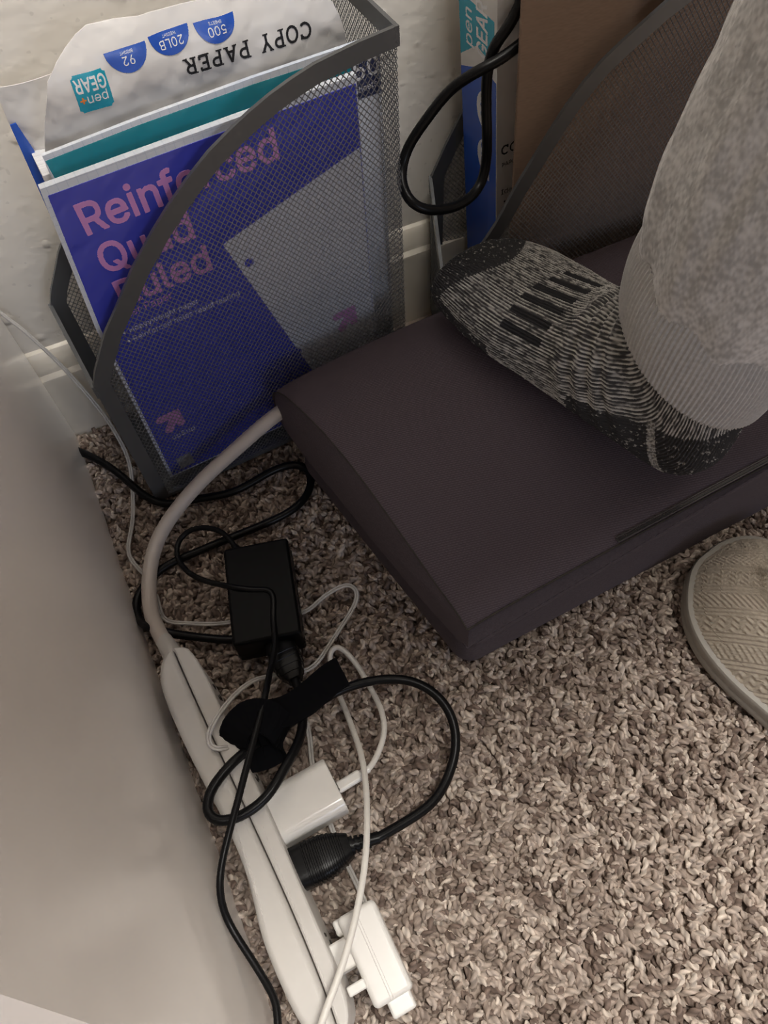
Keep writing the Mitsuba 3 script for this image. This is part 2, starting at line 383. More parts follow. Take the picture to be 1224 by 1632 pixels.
# ------------------------------------------------------------------ wire mesh file holders
def wire_mesh(poly, w=0.0043, h=0.0052, r=0.00035):
    """Diamond wire mesh filling a polygon in (u, z): two crossing families of wires, each wire its own thin prism."""
    x0, y0, x1, y1 = poly.bounds
    out_v, out_f, at = [], [], 0
    slope = h / w
    for sgn in (1, -1):
        lines = []
        lo = x0 - (y1 - y0) / slope - w
        hi = x1 + (y1 - y0) / slope + w
        for x in np.arange(lo, hi, w):
            lines.append(LineString([(x, y0), (x + sgn * (y1 - y0) / slope, y1)]))
        for ln in shapely.intersection(np.array(lines, dtype=object), poly):
            for g in getattr(ln, 'geoms', [ln]):
                if g.geom_type != 'LineString' or g.length < 1e-4:
                    continue
                (ax, ay), (bx, by) = g.coords[0], g.coords[-1]
                dd = np.array([bx - ax, by - ay]) / g.length
                nn = np.array([-dd[1], dd[0]]) * r
                off = sgn * r * 0.55
                ring = [(0, -r), (1, 0), (0, r), (-1, 0)]
                v = [(px + nn[0] * k, off + m, py + nn[1] * k) for px, py in ((ax, ay), (bx, by)) for k, m in ring]
                out_v += v
                out_f += [(at + i, at + (i + 1) % 4, at + 4 + (i + 1) % 4) for i in range(4)] + [(at + i, at + 4 + (i + 1) % 4, at + 4 + i) for i in range(4)]
                at += 8
    return trimesh.Trimesh(np.array(out_v), np.array(out_f), process=False)


def side_of(m, u, flip=False):
    """a panel made in (s, depth, z) stands across the holder at u, its s along v"""
    q = np.array(m.vertices)
    return trimesh.Trimesh(np.stack([u + q[:, 1], q[:, 0], q[:, 2]], 1), m.faces, process=False)


def bar(pts, width, t, v):
    """a band lying inside an edge of a face at depth v: polygon from a line, thick t"""
    m = extrude(pts, t)
    q = np.array(m.vertices)
    return trimesh.Trimesh(np.stack([q[:, 0], v + q[:, 2], q[:, 1]], 1), m.faces, process=False)


def file_holder(key, F, front, back, W, D, label):
    """front/back: curves (u, z) from the low lip to the tall end."""
    polyf = Polygon([(front[0][0], 0)] + front + [(W, 0)])
    polyb = Polygon([(back[0][0], 0)] + back + [(W, 0)])
    rim = []
    bw = 0.0125
    for poly, curve, v in ((polyf, front, -0.0015), (polyb, back, D - 0.0015)):
        band = LineString(curve).buffer(bw, cap_style='flat', join_style='mitre').intersection(poly)
        post = LineString([(curve[0][0], 0), curve[0]]).buffer(bw, cap_style='flat').intersection(poly)
        foot = LineString([(curve[0][0], 0.0), (W, 0.0)]).buffer(0.004, cap_style='flat').intersection(poly)
        rim.append(bar(shapely.union_all([band, post, foot]), 0, 0.003, v))
    u0, u1, zl = front[0][0], back[0][0], front[0][1]
    zb = back[0][1]
    # band across the low lip and across the tall end
    lip = Polygon([(u0 - 0.0015, -0.0015), (u0 + 0.0015, -0.0015), (u1 + 0.0015, D + 0.0015), (u1 - 0.0015, D + 0.0015)])
    m = extrude(lip, bw)
    q = np.array(m.vertices)
    fr = np.clip(q[:, 1] / D, 0, 1)
    m.vertices = np.stack([q[:, 0], q[:, 1], q[:, 2] - bw + zl + (zb - zl) * fr], 1)
    rim.append(m)
    zt, ztb = front[-1][1], back[-1][1]
    m = box(W - 0.0015, W + 0.0015, -0.0015, D + 0.0015, 0, bw)
    q = np.array(m.vertices)
    m.vertices = np.stack([q[:, 0], q[:, 1], q[:, 2] - bw + zt + (ztb - zt) * np.clip(q[:, 1] / D, 0, 1)], 1)
    rim.append(m)
    rim += [box(W - 0.0015, W + 0.0015, -0.0015, D + 0.0015, 0, 0.004)]
    put(key + '__rim', F(cat(rim)), 'rim_metal')
    tray = extrude(Polygon([(u0, 0), (W, 0), (W, D), (u1, D)]), 0.0015)
    put(key + '__base_tray', F(tray), 'rim_metal')
    put(key + '__mesh_panel', F(wire_mesh(polyf.buffer(-0.001))), 'mesh_metal')
    bk = wire_mesh(polyb.buffer(-0.001))
    bk.apply_translation((0, D, 0))
    put(key + '__mesh_panel_001', F(bk), 'mesh_metal')
    put(key + '__mesh_panel_002', F(side_of(wire_mesh(sbox(0, 0, D, min(zt, ztb))), W)), 'mesh_metal')
    lp = wire_mesh(sbox(0, 0, D, min(zl, zb)))
    q = np.array(lp.vertices)
    lp.vertices = np.stack([u0 + (u1 - u0) * np.clip(q[:, 0] / D, 0, 1) + q[:, 1], q[:, 0], q[:, 2]], 1)
    put(key + '__mesh_panel_003', F(lp), 'mesh_metal')
    tag(key, label, 'file holder')


curveL = [(0, .163), (.006, .176), (.013, .187), (.025, .206), (.04, .2235), (.06, .248), (.081, .269), (.098, .284), (.116, .298), (.132, .309), (.149, .318), (.164, .325), (.179, .331), (.195, .336), (.211, .340), (.242, .344), (.27, .346)]
FL = Frame((-.062, .450), .08)
file_holder('file_holder', FL, curveL, [(u - 0.004, z + .003) for u, z in curveL[:-1]] + [(.27, .349)], 0.27, 0.10,
            'grey wire mesh file holder stuffed with purple quad ruled paper, beside the white cabinet')
curveR = [(0, .118), (.018, .140), (.0346, .161), (.045, .1767), (.0582, .2035), (.0727, .2285), (.0835, .2468), (.094, .2633), (.1066, .2789), (.1192, .2916), (.1321, .3011), (.1451, .3098), (.1613, .3205), (.190, .3345), (.220, .344), (.25, .350), (.28, .354)]
curveRb = [(.0319, .156), (.0457, .184), (.0598, .2093), (.075, .232), (.090, .252), (.110, .275), (.140, .301), (.17, .319), (.20, .333), (.24, .345), (.28, .351)]
FR = Frame((.242, .4628), math.radians(-3))
file_holder('file_holder_001', FR, curveR, curveRb, 0.28, 0.106,
            'grey wire mesh file holder behind the sock and footrest, holding cardboard and copy paper')

# ------------------------------------------------------------------ purple pack of quad ruled filler paper
e = 0.0002


def slab(F, poly, v0, v1, bs, key, **k):
    m = extrude(poly, v1 - v0)
    q = np.array(m.vertices)
    m = trimesh.Trimesh(np.stack([q[:, 0], v1 - q[:, 2], q[:, 1]], 1), m.faces, process=False)
    uv = q[:, :2] if k.pop('uvs', False) else None
    return put(key, F(m), bs, uv=uv, **k)


FN = Frame(tuple(np.array([-.062, .450, 0]) + 0.012 * FL.v), .08)
cover = Polygon([(.0310, .3085), (.2445, .3110), (.2440, .012), (.0235, .010), (.0238, .20)])
blk = Polygon([(.0285, .3140), (.2455, .3165), (.2455, .010), (.0205, .008), (.0208, .20)])
slab(FN, blk, 0.0006, 0.0060, 'graph_paper', 'filler_paper_pack__sheets', uvs=True)
slab(FN, cover, 0.0, 0.0006, 'print_indigo', 'filler_paper_pack__cover')
white = Polygon([(.128, .230), (.2438, .2655), (.2438, .012), (.196, .012), (.1811, .0561)]).intersection(cover)
slab(FN, white, -e, 0.0, 'graph_paper', 'filler_paper_pack__cover__printed_sheet', uvs=True)
for n_, (px_, pz_) in enumerate(((.144, .2067), (.1679, .0969))):
    put('filler_paper_pack__cover__printed_hole' + ('' if n_ == 0 else '_001'), FN.face(turn(extrude(Point(0, 0).buffer(.0036), e), 0, (px_, pz_)), -e), 'print_indigo')
ROT = 4.0


def on_cover(key, mesh, bs, at, rot=ROT, **k):
    put(key, FN.face(turn(mesh, rot, at), -e if 'sheet_logo' in key else 0.0), bs, **k)


on_cover('filler_paper_pack__cover__title', cat([lettering('Reinforced', .0222, e, True, .91), turn(lettering('Quad', .0222, e, True, .91), 0, (0, -.0325)), turn(lettering('Ruled', .0222, e, True, .91), 0, (0, -.0635))]), 'print_pink', (.0405, .2745), 2.0)
on_cover('filler_paper_pack__cover__small_print', cat([lettering('Filler Paper', .0066, e, False, .9)]), 'print_pink', (.0375, .2005), 2.0)
on_cover('filler_paper_pack__cover__small_print_001', cat([lettering('\u2022 Heavyweight paper', .0050, e, False, .9), turn(lettering('\u2022 Reinforced holes resist tearing', .0050, e, False, .9), 0, (0, -.009))]), 'print_white', (.0365, .1865), 2.0)


def arrow(s):
    """thick arrow pointing up and to the right"""
    a = LineString([(-.3, -.5), (.28, .28)]).buffer(.2, join_style='round')
    b = LineString([(-.45, .33), (.33, .33), (.33, -.4)]).buffer(.2, join_style='mitre')
    return extrude(affinity.scale(a.union(b), s, s, origin=(0, 0)), e)


on_cover('filler_paper_pack__cover__arrow_logo', arrow(.019), 'print_pink', (.043, .080))
on_cover('filler_paper_pack__cover__logo_lettering', lettering('up&up', .0055, e), 'print_white', (.037, .056))
put('filler_paper_pack__cover__sheet_logo', FN.face(turn(arrow(.019), 4, (.2175, .112)), -e), 'print_pink')
put('filler_paper_pack__cover__plain_label', FN.face(turn(extrude(sbox(0, 0, .014, .016), e), 3, (.033, .014)), 0.0), 'print_grey')
tag('filler_paper_pack', 'purple pack of reinforced quad ruled paper with pink lettering, frontmost in the left file holder', 'paper pack')

# ------------------------------------------------------------------ pack with the teal band, second in the holder
FT = Frame(tuple(np.array([-.062, .450, 0]) + 0.030 * FL.v), .08)
tp = Polygon([(.0385, .3225), (.10, .325), (.18, .3265), (.2725, .3265), (.2730, .020), (.034, .018)])
slab(FT, tp, 0.0, 0.0030, 'graph_paper', 'graph_paper_pack__sheets', uvs=True)
band = Polygon([(.0388, .3190), (.10, .3215), (.18, .3225), (.252, .3215), (.252, .3065), (.18, .3065), (.10, .3055), (.0400, .3030)])
slab(FT, band, -e, 0.0, 'print_teal', 'graph_paper_pack__teal_band')
slab(FT, Polygon([(.2520, .3220), (.2725, .3215), (.2725, .2880), (.2480, .2890)]), -2 * e, 0.0, 'print_navy', 'graph_paper_pack__navy_label')
put('graph_paper_pack__navy_label__number', FT.face(turn(centred('50', .0125, e, True), 4, (.2615, .3085)), -2 * e), 'print_white')
put('graph_paper_pack__navy_label__small_print', FT.face(turn(centred('sheets', .0042, e), 4, (.2605, .2955)), -2 * e), 'print_white')
tag('graph_paper_pack', 'white paper pack with a teal band and navy 50 label, behind the purple pack', 'paper pack')


# ------------------------------------------------------------------ the opened ream of copy paper at the back of the left holder
def sheet(F, outline, v0, thick, fn, key, bs, step=0.006, label=None):
    """A wavy sheet: outline in (u, z), moved in depth by fn(u, z)."""
    poly = Polygon(outline)
    x0, y0, x1, y1 = poly.bounds
    v2, f2 = trimesh.creation.triangulate_polygon(poly.segmentize(step), engine='earcut')
    m = trimesh.Trimesh(np.c_[v2, np.zeros(len(v2))], f2, process=False)
    m = m.subdivide_to_size(step, max_iter=12)
    m.merge_vertices()
    vv = np.array(m.vertices)[:, :2]
    k = len(vv)
    dep = v0 + fn(vv[:, 0], vv[:, 1])
    e_ = m.edges_sorted
    un, cnt = np.unique(e_, axis=0, return_counts=True)
    bd = set(map(tuple, un[cnt == 1]))
    walls = []
    for a_, b_ in m.edges:
        if tuple(sorted((a_, b_))) in bd:
            walls += [(a_, b_, b_ + k), (a_, b_ + k, a_ + k)]
    verts = np.vstack([np.c_[vv[:, 0], dep, vv[:, 1]], np.c_[vv[:, 0], dep + thick, vv[:, 1]]])
    mm = trimesh.Trimesh(verts, np.vstack([m.faces, m.faces[:, ::-1] + k, walls]), process=False)
    return put(key, F(mm), bs, smooth=35, label=label)


VR = 0.047
slab(FL, Polygon([(.032, .018), (.250, .018), (.250, .298), (.034, .298)]), VR + .004, .092, 'paper_edge', 'paper_ream__sheets')


def flap_wave(u, z):
    g = meshkit.fbm(np.stack([u * 26, z * 26, u * 0], -1), 3, 4) - 0.5
    return -0.0042 * np.clip((z - 0.29) / 0.03, 0, 1) * g * 2 + 0.012 * np.clip((z - 0.335) / 0.035, 0, 1.5) ** 2


def flap_v(u, z):
    return VR + float(flap_wave(np.array([u]), np.array([z]))[0])


flap = [(.0335, .02), (.2505, .02), (.2515, .30), (.256, .322), (.2535, .335), (.2495, .346), (.244, .354), (.2061, .3633), (.1597, .3667), (.1412, .3673), (.1257, .368), (.1103, .3699), (.094, .3706), (.086, .3683), (.0774, .3639), (.0692, .3595), (.0600, .3530), (.054, .3424), (.0480, .3308), (.0428, .3164), (.0385, .3057)]
sheet(FL, flap, VR, 0.0006, flap_wave, 'paper_ream__wrapper', 'wrapper_white', label='opened white paper wrapper')


def bend_onto(m, at_u, at_z, rot=180):
    """print on the wavy wrapper"""
    k = turn(m, rot, (at_u, at_z)).subdivide_to_size(0.004)
    q = np.array(k.vertices)
    dep = VR + flap_wave(q[:, 0], q[:, 1])
    return FL(trimesh.Trimesh(np.stack([q[:, 0], dep - 0.00022 - q[:, 2], q[:, 1]], 1), k.faces, process=False))


# slab-serif capitals for COPY PAPER, drawn as strokes on a unit cap height
def slab_letter(ch):
    w = 0.075
    L = lambda *p: LineString(p).buffer(w, cap_style='flat', join_style='mitre')
    S = lambda x0, x1, y: LineString([(x0, y), (x1, y)]).buffer(0.04, cap_style='flat')
    arc = lambda cx, cy, rx, ry, a0, a1: LineString([(cx + rx * math.cos(t), cy + ry * math.sin(t)) for t in np.linspace(math.radians(a0), math.radians(a1), 28)]).buffer(w, cap_style='flat')
    if ch == 'C':
        return shapely.union_all([arc(.42, .5, .36, .44, 45, 315), L((.70, .98), (.70, .68))]), .86
    if ch == 'O':
        return arc(.42, .5, .38, .44, 0, 359.9), .92
    if ch == 'P':
        return shapely.union_all([L((.18, 0), (.18, 1)), L((.18, .93), (.42, .93)), L((.18, .45), (.42, .45)), arc(.42, .69, .26, .24, -90, 90), S(0, .40, .04), S(0, .2, .96)]), .80
    if ch == 'R':
        return shapely.union_all([L((.18, 0), (.18, 1)), L((.18, .93), (.42, .93)), L((.18, .47), (.42, .47)), arc(.42, .70, .25, .23, -90, 90), L((.42, .47), (.72, .02)), S(0, .38, .04), S(0, .2, .96), S(.58, .88, .04)]), .92
    if ch == 'A':
        return shapely.union_all([L((.14, .02), (.45, 1)), L((.45, 1), (.76, .02)), L((.25, .33), (.65, .33)), S(0, .30, .04), S(.60, .92, .04)]), .96
    if ch == 'Y':
        return shapely.union_all([L((.12, .97), (.42, .48)), L((.74, .97), (.42, .48)), L((.42, .48), (.42, 0)), S(0, .28, .96), S(.58, .86, .96), S(.24, .60, .04)]), .90
    if ch == 'E':
        return shapely.union_all([L((.18, 0), (.18, 1)), L((.18, .93), (.70, .93)), L((.18, .07), (.72, .07)), L((.18, .5), (.55, .5)), S(0, .2, .04), S(0, .2, .96), L((.67, .93), (.67, .74)), L((.69, .07), (.69, .27))]), .82
    return None, .55


def slab_text(txt, h):
    x, out = 0.0, []
    for ch in txt:
        g, adv = slab_letter(ch)
        if g is not None:
            out.append(affinity.translate(g, x, 0))
        x += adv + .10
    g = affinity.scale(shapely.union_all(out), h, h, origin=(0, 0))
    return g, x * h


g, wtxt = slab_text('COPY PAPER', .0102)
put('paper_ream__wrapper__lettering', bend_onto(extrude(affinity.scale(g, .0900 / wtxt, 1, origin=(0, 0)), e), .2310, .3405, 180), 'print_black')
for n_, (cu, cz, num, small) in enumerate(((.1100, .3570, '92', 'BRIGHT'), (.1390, .3580, '20LB', 'WEIGHT'), (.1690, .3570, '500', 'SHEETS'))):
    disc = Point(0, 0).buffer(.0132, quad_segs=20).intersection(sbox(-.02, 0, .02, .02))
    k = 'paper_ream__wrapper__half_disc' + ('' if n_ == 0 else '_%03d' % n_)
    put(k, bend_onto(extrude(disc, e), cu, cz, 180), 'print_blue')
    k = 'paper_ream__wrapper__number' + ('' if n_ == 0 else '_%03d' % n_)
    tx = cat([turn(centred(num, .0048, e), 0, (0, .0066)), turn(centred(small, .0016, e), 0, (0, .0022))])
    q = np.array(tx.vertices)
    q[:, 2] += e
    tx.vertices = q
    put(k, bend_onto(tx, cu, cz, 180), 'print_white')
lg = sbox(-.0108, -.0110, .0108, .0110).difference(shapely.union_all([Point(sx * .0108, sy * .0110).buffer(.0018) for sx in (-1, 1) for sy in (-1, 1)]))
put('paper_ream__wrapper__logo_square', bend_onto(extrude(lg, e), .0826, .3405, 177), 'print_cyan')
lt = cat([turn(centred('pen', .0058, e), 0, (-.0020, .0045)), turn(centred('GEAR', .0075, e, True, .72), 0, (0, -.0048))])
q = np.array(lt.vertices); q[:, 2] += e; lt.vertices = q
put('paper_ream__wrapper__logo_lettering', bend_onto(lt, .0826, .3405, 177), 'print_white')
pl = turn(centred('+', .0055, e, True), 0, (.0072, .0040))
q = np.array(pl.vertices); q[:, 2] += e; pl.vertices = q
put('paper_ream__wrapper__logo_plus', bend_onto(pl, .0826, .3405, 177), 'print_orange')
# back fold of the wrapper, seen at the far left, with its blue printed edge
sheet(FL, [(.0300, .02), (.07, .02), (.075, .330), (.066, .3400), (.050, .3415), (.034, .3425), (.0305, .336), (.0295, .322)], .081, 0.0006,
      lambda u, z: 0.003 * np.sin(u * 90 + z * 20), 'paper_ream__back_fold', 'wrapper_white')
slab(FL, Polygon([(.0195, .02), (.034, .02), (.0365, .30), (.0335, .3195), (.0295, .3195)]), .0795, .0803, 'print_blue', 'paper_ream__blue_edge', label='blue printed wrapper edge')
tag('paper_ream', 'opened white ream of copy paper with upside down print, rearmost in the left file holder', 'paper ream')

# ------------------------------------------------------------------ second ream, cardboard and loose paper in the right holder
SZ = (.268, .2565, .280, .2665, .312, .2365, .1945, .2058, .1672)      # heights of the print on the spine and front
R_ANG, R_TILT = math.radians(2), .085
FR2 = Frame((.3231, .4990, .002), R_ANG, tilt=R_TILT)
slab(FR2, sbox(0, 0, .216, .40), 0, .056, 'wrapper_white', 'paper_ream_001__wrapper')
FSP = Frame((.3231, .4990, .002), R_ANG - math.pi / 2, lean=-R_TILT)      # its spine: u runs from -0.048 at the wall to 0 at the front edge
for k_, (nm_, poly_, bs_, lb_) in enumerate((('blue_spine', [(-.0560, 0), (-.0010, 0), (-.0010, SZ[0]), (-.018, SZ[0] + .004), (-.0560, SZ[1])], 'print_blue', 'blue printed spine'),
                                             ('logo_panel', [(-.0556, SZ[3]), (-.030, SZ[2] + .004), (-.0040, SZ[2]), (-.0040, SZ[4]), (-.0556, SZ[4] + .001)], 'print_cyan', None))):
    slab(FSP, Polygon(poly_), -e, 0, bs_, 'paper_ream_001__' + nm_, label=lb_)
put('paper_ream_001__logo_lettering', FSP.face(cat([turn(centred('pen', .0120, e), 90, (-.0425, (SZ[2] + SZ[4]) / 2 - .003)), turn(centred('GEAR', .0155, e, True, .72), 90, (-.0215, (SZ[2] + SZ[4]) / 2 + .003))]), -e), 'print_white')
for n_, (cz, tx) in enumerate(((SZ[5], '92'), (SZ[6], '20LB'))):
    disc = affinity.translate(Point(0, 0).buffer(.0190, quad_segs=20).intersection(sbox(-.03, -.03, 0, .03)), -.0120, cz)
    k = '' if n_ == 0 else '_001'
    slab(FSP, disc, -2 * e, 0, 'print_white', 'paper_ream_001__half_disc' + k)
    put('paper_ream_001__number' + k, FSP.face(turn(centred(tx, .0080, e), 90, (-.0205, cz)), -2 * e), 'print_blue')
g, wtxt = slab_text('COPY', .0085)
put('paper_ream_001__lettering', FR2.face(turn(extrude(g, e), 0, (.0045, SZ[7])), 0), 'print_black')
for n_, (tx, hh, at_) in enumerate((('PAPER', .0036, (.0050, SZ[7] - .0110)), ('Ideal for:', .0050, (.0045, SZ[8])), ('\u2022 Laser', .0045, (.0065, SZ[8] - .0100)))):
    put('paper_ream_001__small_print' + ('' if n_ == 0 else '_%03d' % n_), FR2.face(turn(lettering(tx, hh, e), 0, at_), 0), 'print_black')
tag('paper_ream_001', 'copy paper ream standing on end with a blue spine, in the right file holder', 'paper ream')
FC = Frame((.242, .4628, .004), math.radians(-3), tilt=.06)
slab(FC, sbox(.0765, 0, .270, .44), .0120, .0150, 'cardboard', 'cardboard_sheet', label='flat brown cardboard sheet standing in the right file holder', cat='cardboard')
slab(FR, Polygon([(.150, .322), (.178, .326), (.180, .366), (.148, .366)]), .0085, .0100, 'paper_white', 'paper_slip', label='small white paper slip behind the wire mesh beside the grey trouser leg', cat='paper')

# ------------------------------------------------------------------ footrest
# profile (s from the front edge to the back, z), top side; the right end is thicker than the left
S_ = np.array([0, .006, .014, .035, .06, .085, .11, .135, .16, .185, .205, .225, .245, .258, .268, .275, .278])
ZL = np.array([.082, .0875, .0915, .095, .103, .111, .118, .1235, .126, .125, .1215, .117, .110, .103, .094, .083, .070])
ZR = np.array([.114, .120, .125, .129, .135, .140, .1445, .148, .150, .151, .151, .150, .148, .145, .140, .130, .110])
BOTL = np.array([.046] * len(S_))
n_s, n_t = 90, 120
ss = np.linspace(0, 1, n_s)
arc = np.r_[0, np.cumsum(np.hypot(np.diff(S_), np.diff(ZL)))]
arc /= arc[-1]
sL, zL, zR = np.interp(ss, arc, S_), np.interp(ss, arc, ZL), np.interp(ss, arc, ZR)
from scipy.ndimage import gaussian_filter1d
sL, zL, zR = (gaussian_filter1d(x, 1.6, mode='nearest') for x in (sL, zL, zR))
LEN = 0.42


def edge_pt(t, s):
    """t 0..1 along the footrest, s metres back from the front edge: plan position"""
    left0, leftd = np.array([.1215, .180]), np.array([-.191, .9816])
    right0, rightd = np.array([.1215 + LEN, .203]), np.array([-.02, 1.0])
    k = np.interp(t, [0, .15, .29, .79, 1], [1.0, .990, .975, .895, .858])      # it stops short of the file holders
    return (left0 * (1 - t)[..., None] + right0 * t[..., None]) + (leftd * (1 - t)[..., None] + rightd * t[..., None]) * (s * k)[..., None]


def base_top(t):
    return .050 + .055 * np.clip(t / .65, 0, 1)


def footrest_shell(top, t0=0.0, t1=1.0):
    """Closed cushion: profile ring (top then flat bottom) swept along t, its ends slightly domed."""
    tt_ = np.linspace(t0, t1, n_t)
    rings, uvs, gus = [], [], []
    bs = np.linspace(.278, 0, 24)
    for t in tt_:
        w = np.clip(t, 0, 1) ** 0.6
        z = zL * (1 - w) + zR * w
        zb = base_top(t)
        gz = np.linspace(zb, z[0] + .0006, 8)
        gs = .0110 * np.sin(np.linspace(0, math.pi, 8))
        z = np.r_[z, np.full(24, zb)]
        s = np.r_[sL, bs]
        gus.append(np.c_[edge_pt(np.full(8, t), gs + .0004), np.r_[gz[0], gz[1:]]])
        xy = edge_pt(np.full(len(s), t), s)
        rings.append(np.c_[xy, z])
        L_ = np.r_[np.linspace(0, arc_len, n_s), np.linspace(arc_len, arc_len + .278, 24)]
        uvs.append(np.c_[L_, np.full(len(s), t * LEN)])
    return np.array(rings), np.array(uvs), np.array(gus)


arc_len = np.hypot(np.diff(S_), np.diff(ZL)).sum()
rings, uvs, gus = footrest_shell(True)
m = skin(rings, caps=False, closed=False)
put('footrest__cushion', m, 'footrest_knit', smooth=True, uv=uvs.reshape(-1, 2), label='dark woven fabric top')
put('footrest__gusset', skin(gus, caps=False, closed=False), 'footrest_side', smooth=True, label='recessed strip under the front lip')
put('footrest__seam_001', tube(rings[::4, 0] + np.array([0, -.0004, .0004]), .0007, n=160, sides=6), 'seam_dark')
# side face at the left end: filled from the seam inward, gently domed outward at its middle
r0 = rings[0]
cen = r0[:n_s].mean(0) * 0.5 + r0[n_s:].mean(0) * 0.5
out = np.array([-.97, -.18, 0])
fan = []
for k in np.linspace(0, 1, 14):
    w = 1 - k
    rr_ = cen + (r0 - cen) * w
    fan.append(rr_ + out * (0.010 * (1 - w ** 2.2) - (0.0012 if k == 0 else 0)))
put('footrest__side_panel', skin(np.array(fan), caps=False), 'footrest_side', smooth=True)
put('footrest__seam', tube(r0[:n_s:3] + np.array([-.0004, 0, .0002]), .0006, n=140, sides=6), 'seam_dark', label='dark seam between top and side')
rN = rings[-1]
put('footrest__side_panel_001', skin(np.array([cen_ for cen_ in [rN, rN.mean(0) + (rN - rN.mean(0)) * 0.01]]), caps=False), 'footrest_side')
# lower layers: two rolled welts and the base
bs_ = np.linspace(0, 1, 60)


def layer(z0, z1, inset, bulge, key, back):
    """A flat cushion layer under the footrest with rounded sides."""
    t_, out_ = [], []
    ts, sz = np.linspace(0, 1, 50), np.linspace(0, 1, 26)
    plan = np.vstack([edge_pt(ts, np.full(50, -inset)), edge_pt(np.full(26, 1.0), -inset + sz * (back + inset)), edge_pt(ts[::-1], np.full(50, back)), edge_pt(np.zeros(26), -inset + (1 - sz) * (back + inset))])
    d_ = np.r_[True, np.linalg.norm(np.diff(plan, axis=0), axis=1) > 1e-6]
    ring = Polygon(plan[d_]).buffer(-.018).buffer(.018)
    rr2 = []
    Lr = np.linspace(0, 1, 260, endpoint=False)
    for k in np.linspace(0, 1, 9):
        o = bulge * (math.sin(math.pi * k) - 1) if bulge else 0
        pg = ring.buffer(o) if o else ring
        cs = np.array(pg.exterior.coords)[::-1]
        i0 = np.argmin(np.abs(cs[:-1] @ np.array([1, 1.0])))
        cs = np.vstack([np.roll(cs[:-1], -i0, 0)])
        cs = np.vstack([cs, cs[:1]])
        l_ = np.r_[0, np.cumsum(np.linalg.norm(np.diff(cs, axis=0), axis=1))]
        l_ /= l_[-1]
        xy = np.stack([np.interp(Lr, l_, cs[:, j]) for j in (0, 1)], 1)
        w = np.clip((xy[:, 0] - .12) / LEN, 0, 1)
        wob = 0.0022 * (meshkit.noise(np.c_[xy * 18, np.full(len(xy), z0 * 50)], 9) - .5)
        rr2.append(np.c_[xy, (z0 + (z1 - z0) * k) + (base_top(w) - .050) * (k if z0 < .005 else 1) + wob * (z0 > 0.005)])
    mm = skin(np.array(rr2), caps=True)
    mm.fix_normals()
    return put(key, mm, 'footrest_side', smooth=50)


layer(-.004, .036, .0, .0055, 'footrest__base', .255)
layer(.0355, .0505, .0003, .0060, 'footrest__welt', .255)
# zip along the front edge
zt_ = np.linspace(.30, .99, 120)
w_ = zt_ ** 0.6
zp = np.c_[edge_pt(zt_, np.full(120, .0050)), (.0862 * (1 - w_) + .1180 * w_)]
teeth = []
zz = spline(zp[::3], 300)
for k in range(0, 300):
    d_ = zz[min(k + 1, 299)] - zz[max(k - 1, 0)]
    c_ = box(-.00035, .00035, -.0010, .0010, -.0004, .0004)
    c_.apply_transform(trimesh.transformations.rotation_matrix(math.atan2(d_[1], d_[0]), [0, 0, 1]))
    c_.apply_translation(zz[k] + [0, -.0012, .0018])
    teeth.append(c_)
put('footrest__zip', cat(teeth + [tube(zp + [0, -.0028, .0014], .0005, n=150, sides=6), tube(zp + [0, .0006, .0024], .0005, n=150, sides=6)]), 'zip_dark', kind='stuff', label='dark zip along the front edge')
tag('footrest', 'dark charcoal fabric foam footrest under the socked foot', 'footrest')

# ------------------------------------------------------------------ the person's foot, sock and trouser leg
HEEL = np.array([.309, .191, .1395])
FS = 0.99
AX = np.array([-.227, .974, 0.0])
AX /= np.linalg.norm(AX)
LAT = np.array([AX[1], -AX[0], 0.0])      # to the right of the foot
PITCH = math.radians(1.0)
AXP = AX * math.cos(PITCH) + np.array([0, 0, 1]) * math.sin(PITCH)
UPF = np.cross(LAT, AXP)
# dorsal point, plantar point (s, z), half-width, and shift of the section to the right
SEC = [((.262, .022), (.264, .012), .010, -.010), ((.258, .034), (.262, .006), .024, -.008), ((.251, .042), (.254, .002), .036, -.006), ((.239, .0475), (.240, .000), .0435, -.003), ((.222, .051), (.222, -.001), .0485, 0.0),
       ((.20, .0545), (.20, -.001), .0515, .001), ((.178, .059), (.176, 0), .0515, .001), ((.155, .066), (.148, 0), .0480, .001), ((.133, .075), (.118, .001), .0445, 0), ((.114, .0855), (.088, .001), .0415, 0),
       ((.101, .093), (.060, 0), .0395, .001), ((.093, .1005), (.036, 0), .0375, .0015), ((.087, .107), (.017, .002), .0355, .002), ((.083, .1135), (.006, .010), .0345, .003), ((.081, .120), (.000, .026), .0340, .003),
       ((.079, .127), (.000, .046), .0335, .003), ((.077, .136), (.003, .068), .0325, .003), ((.074, .143), (.008, .090), .030, .003), ((.072, .150), (.012, .110), .027, .003)]


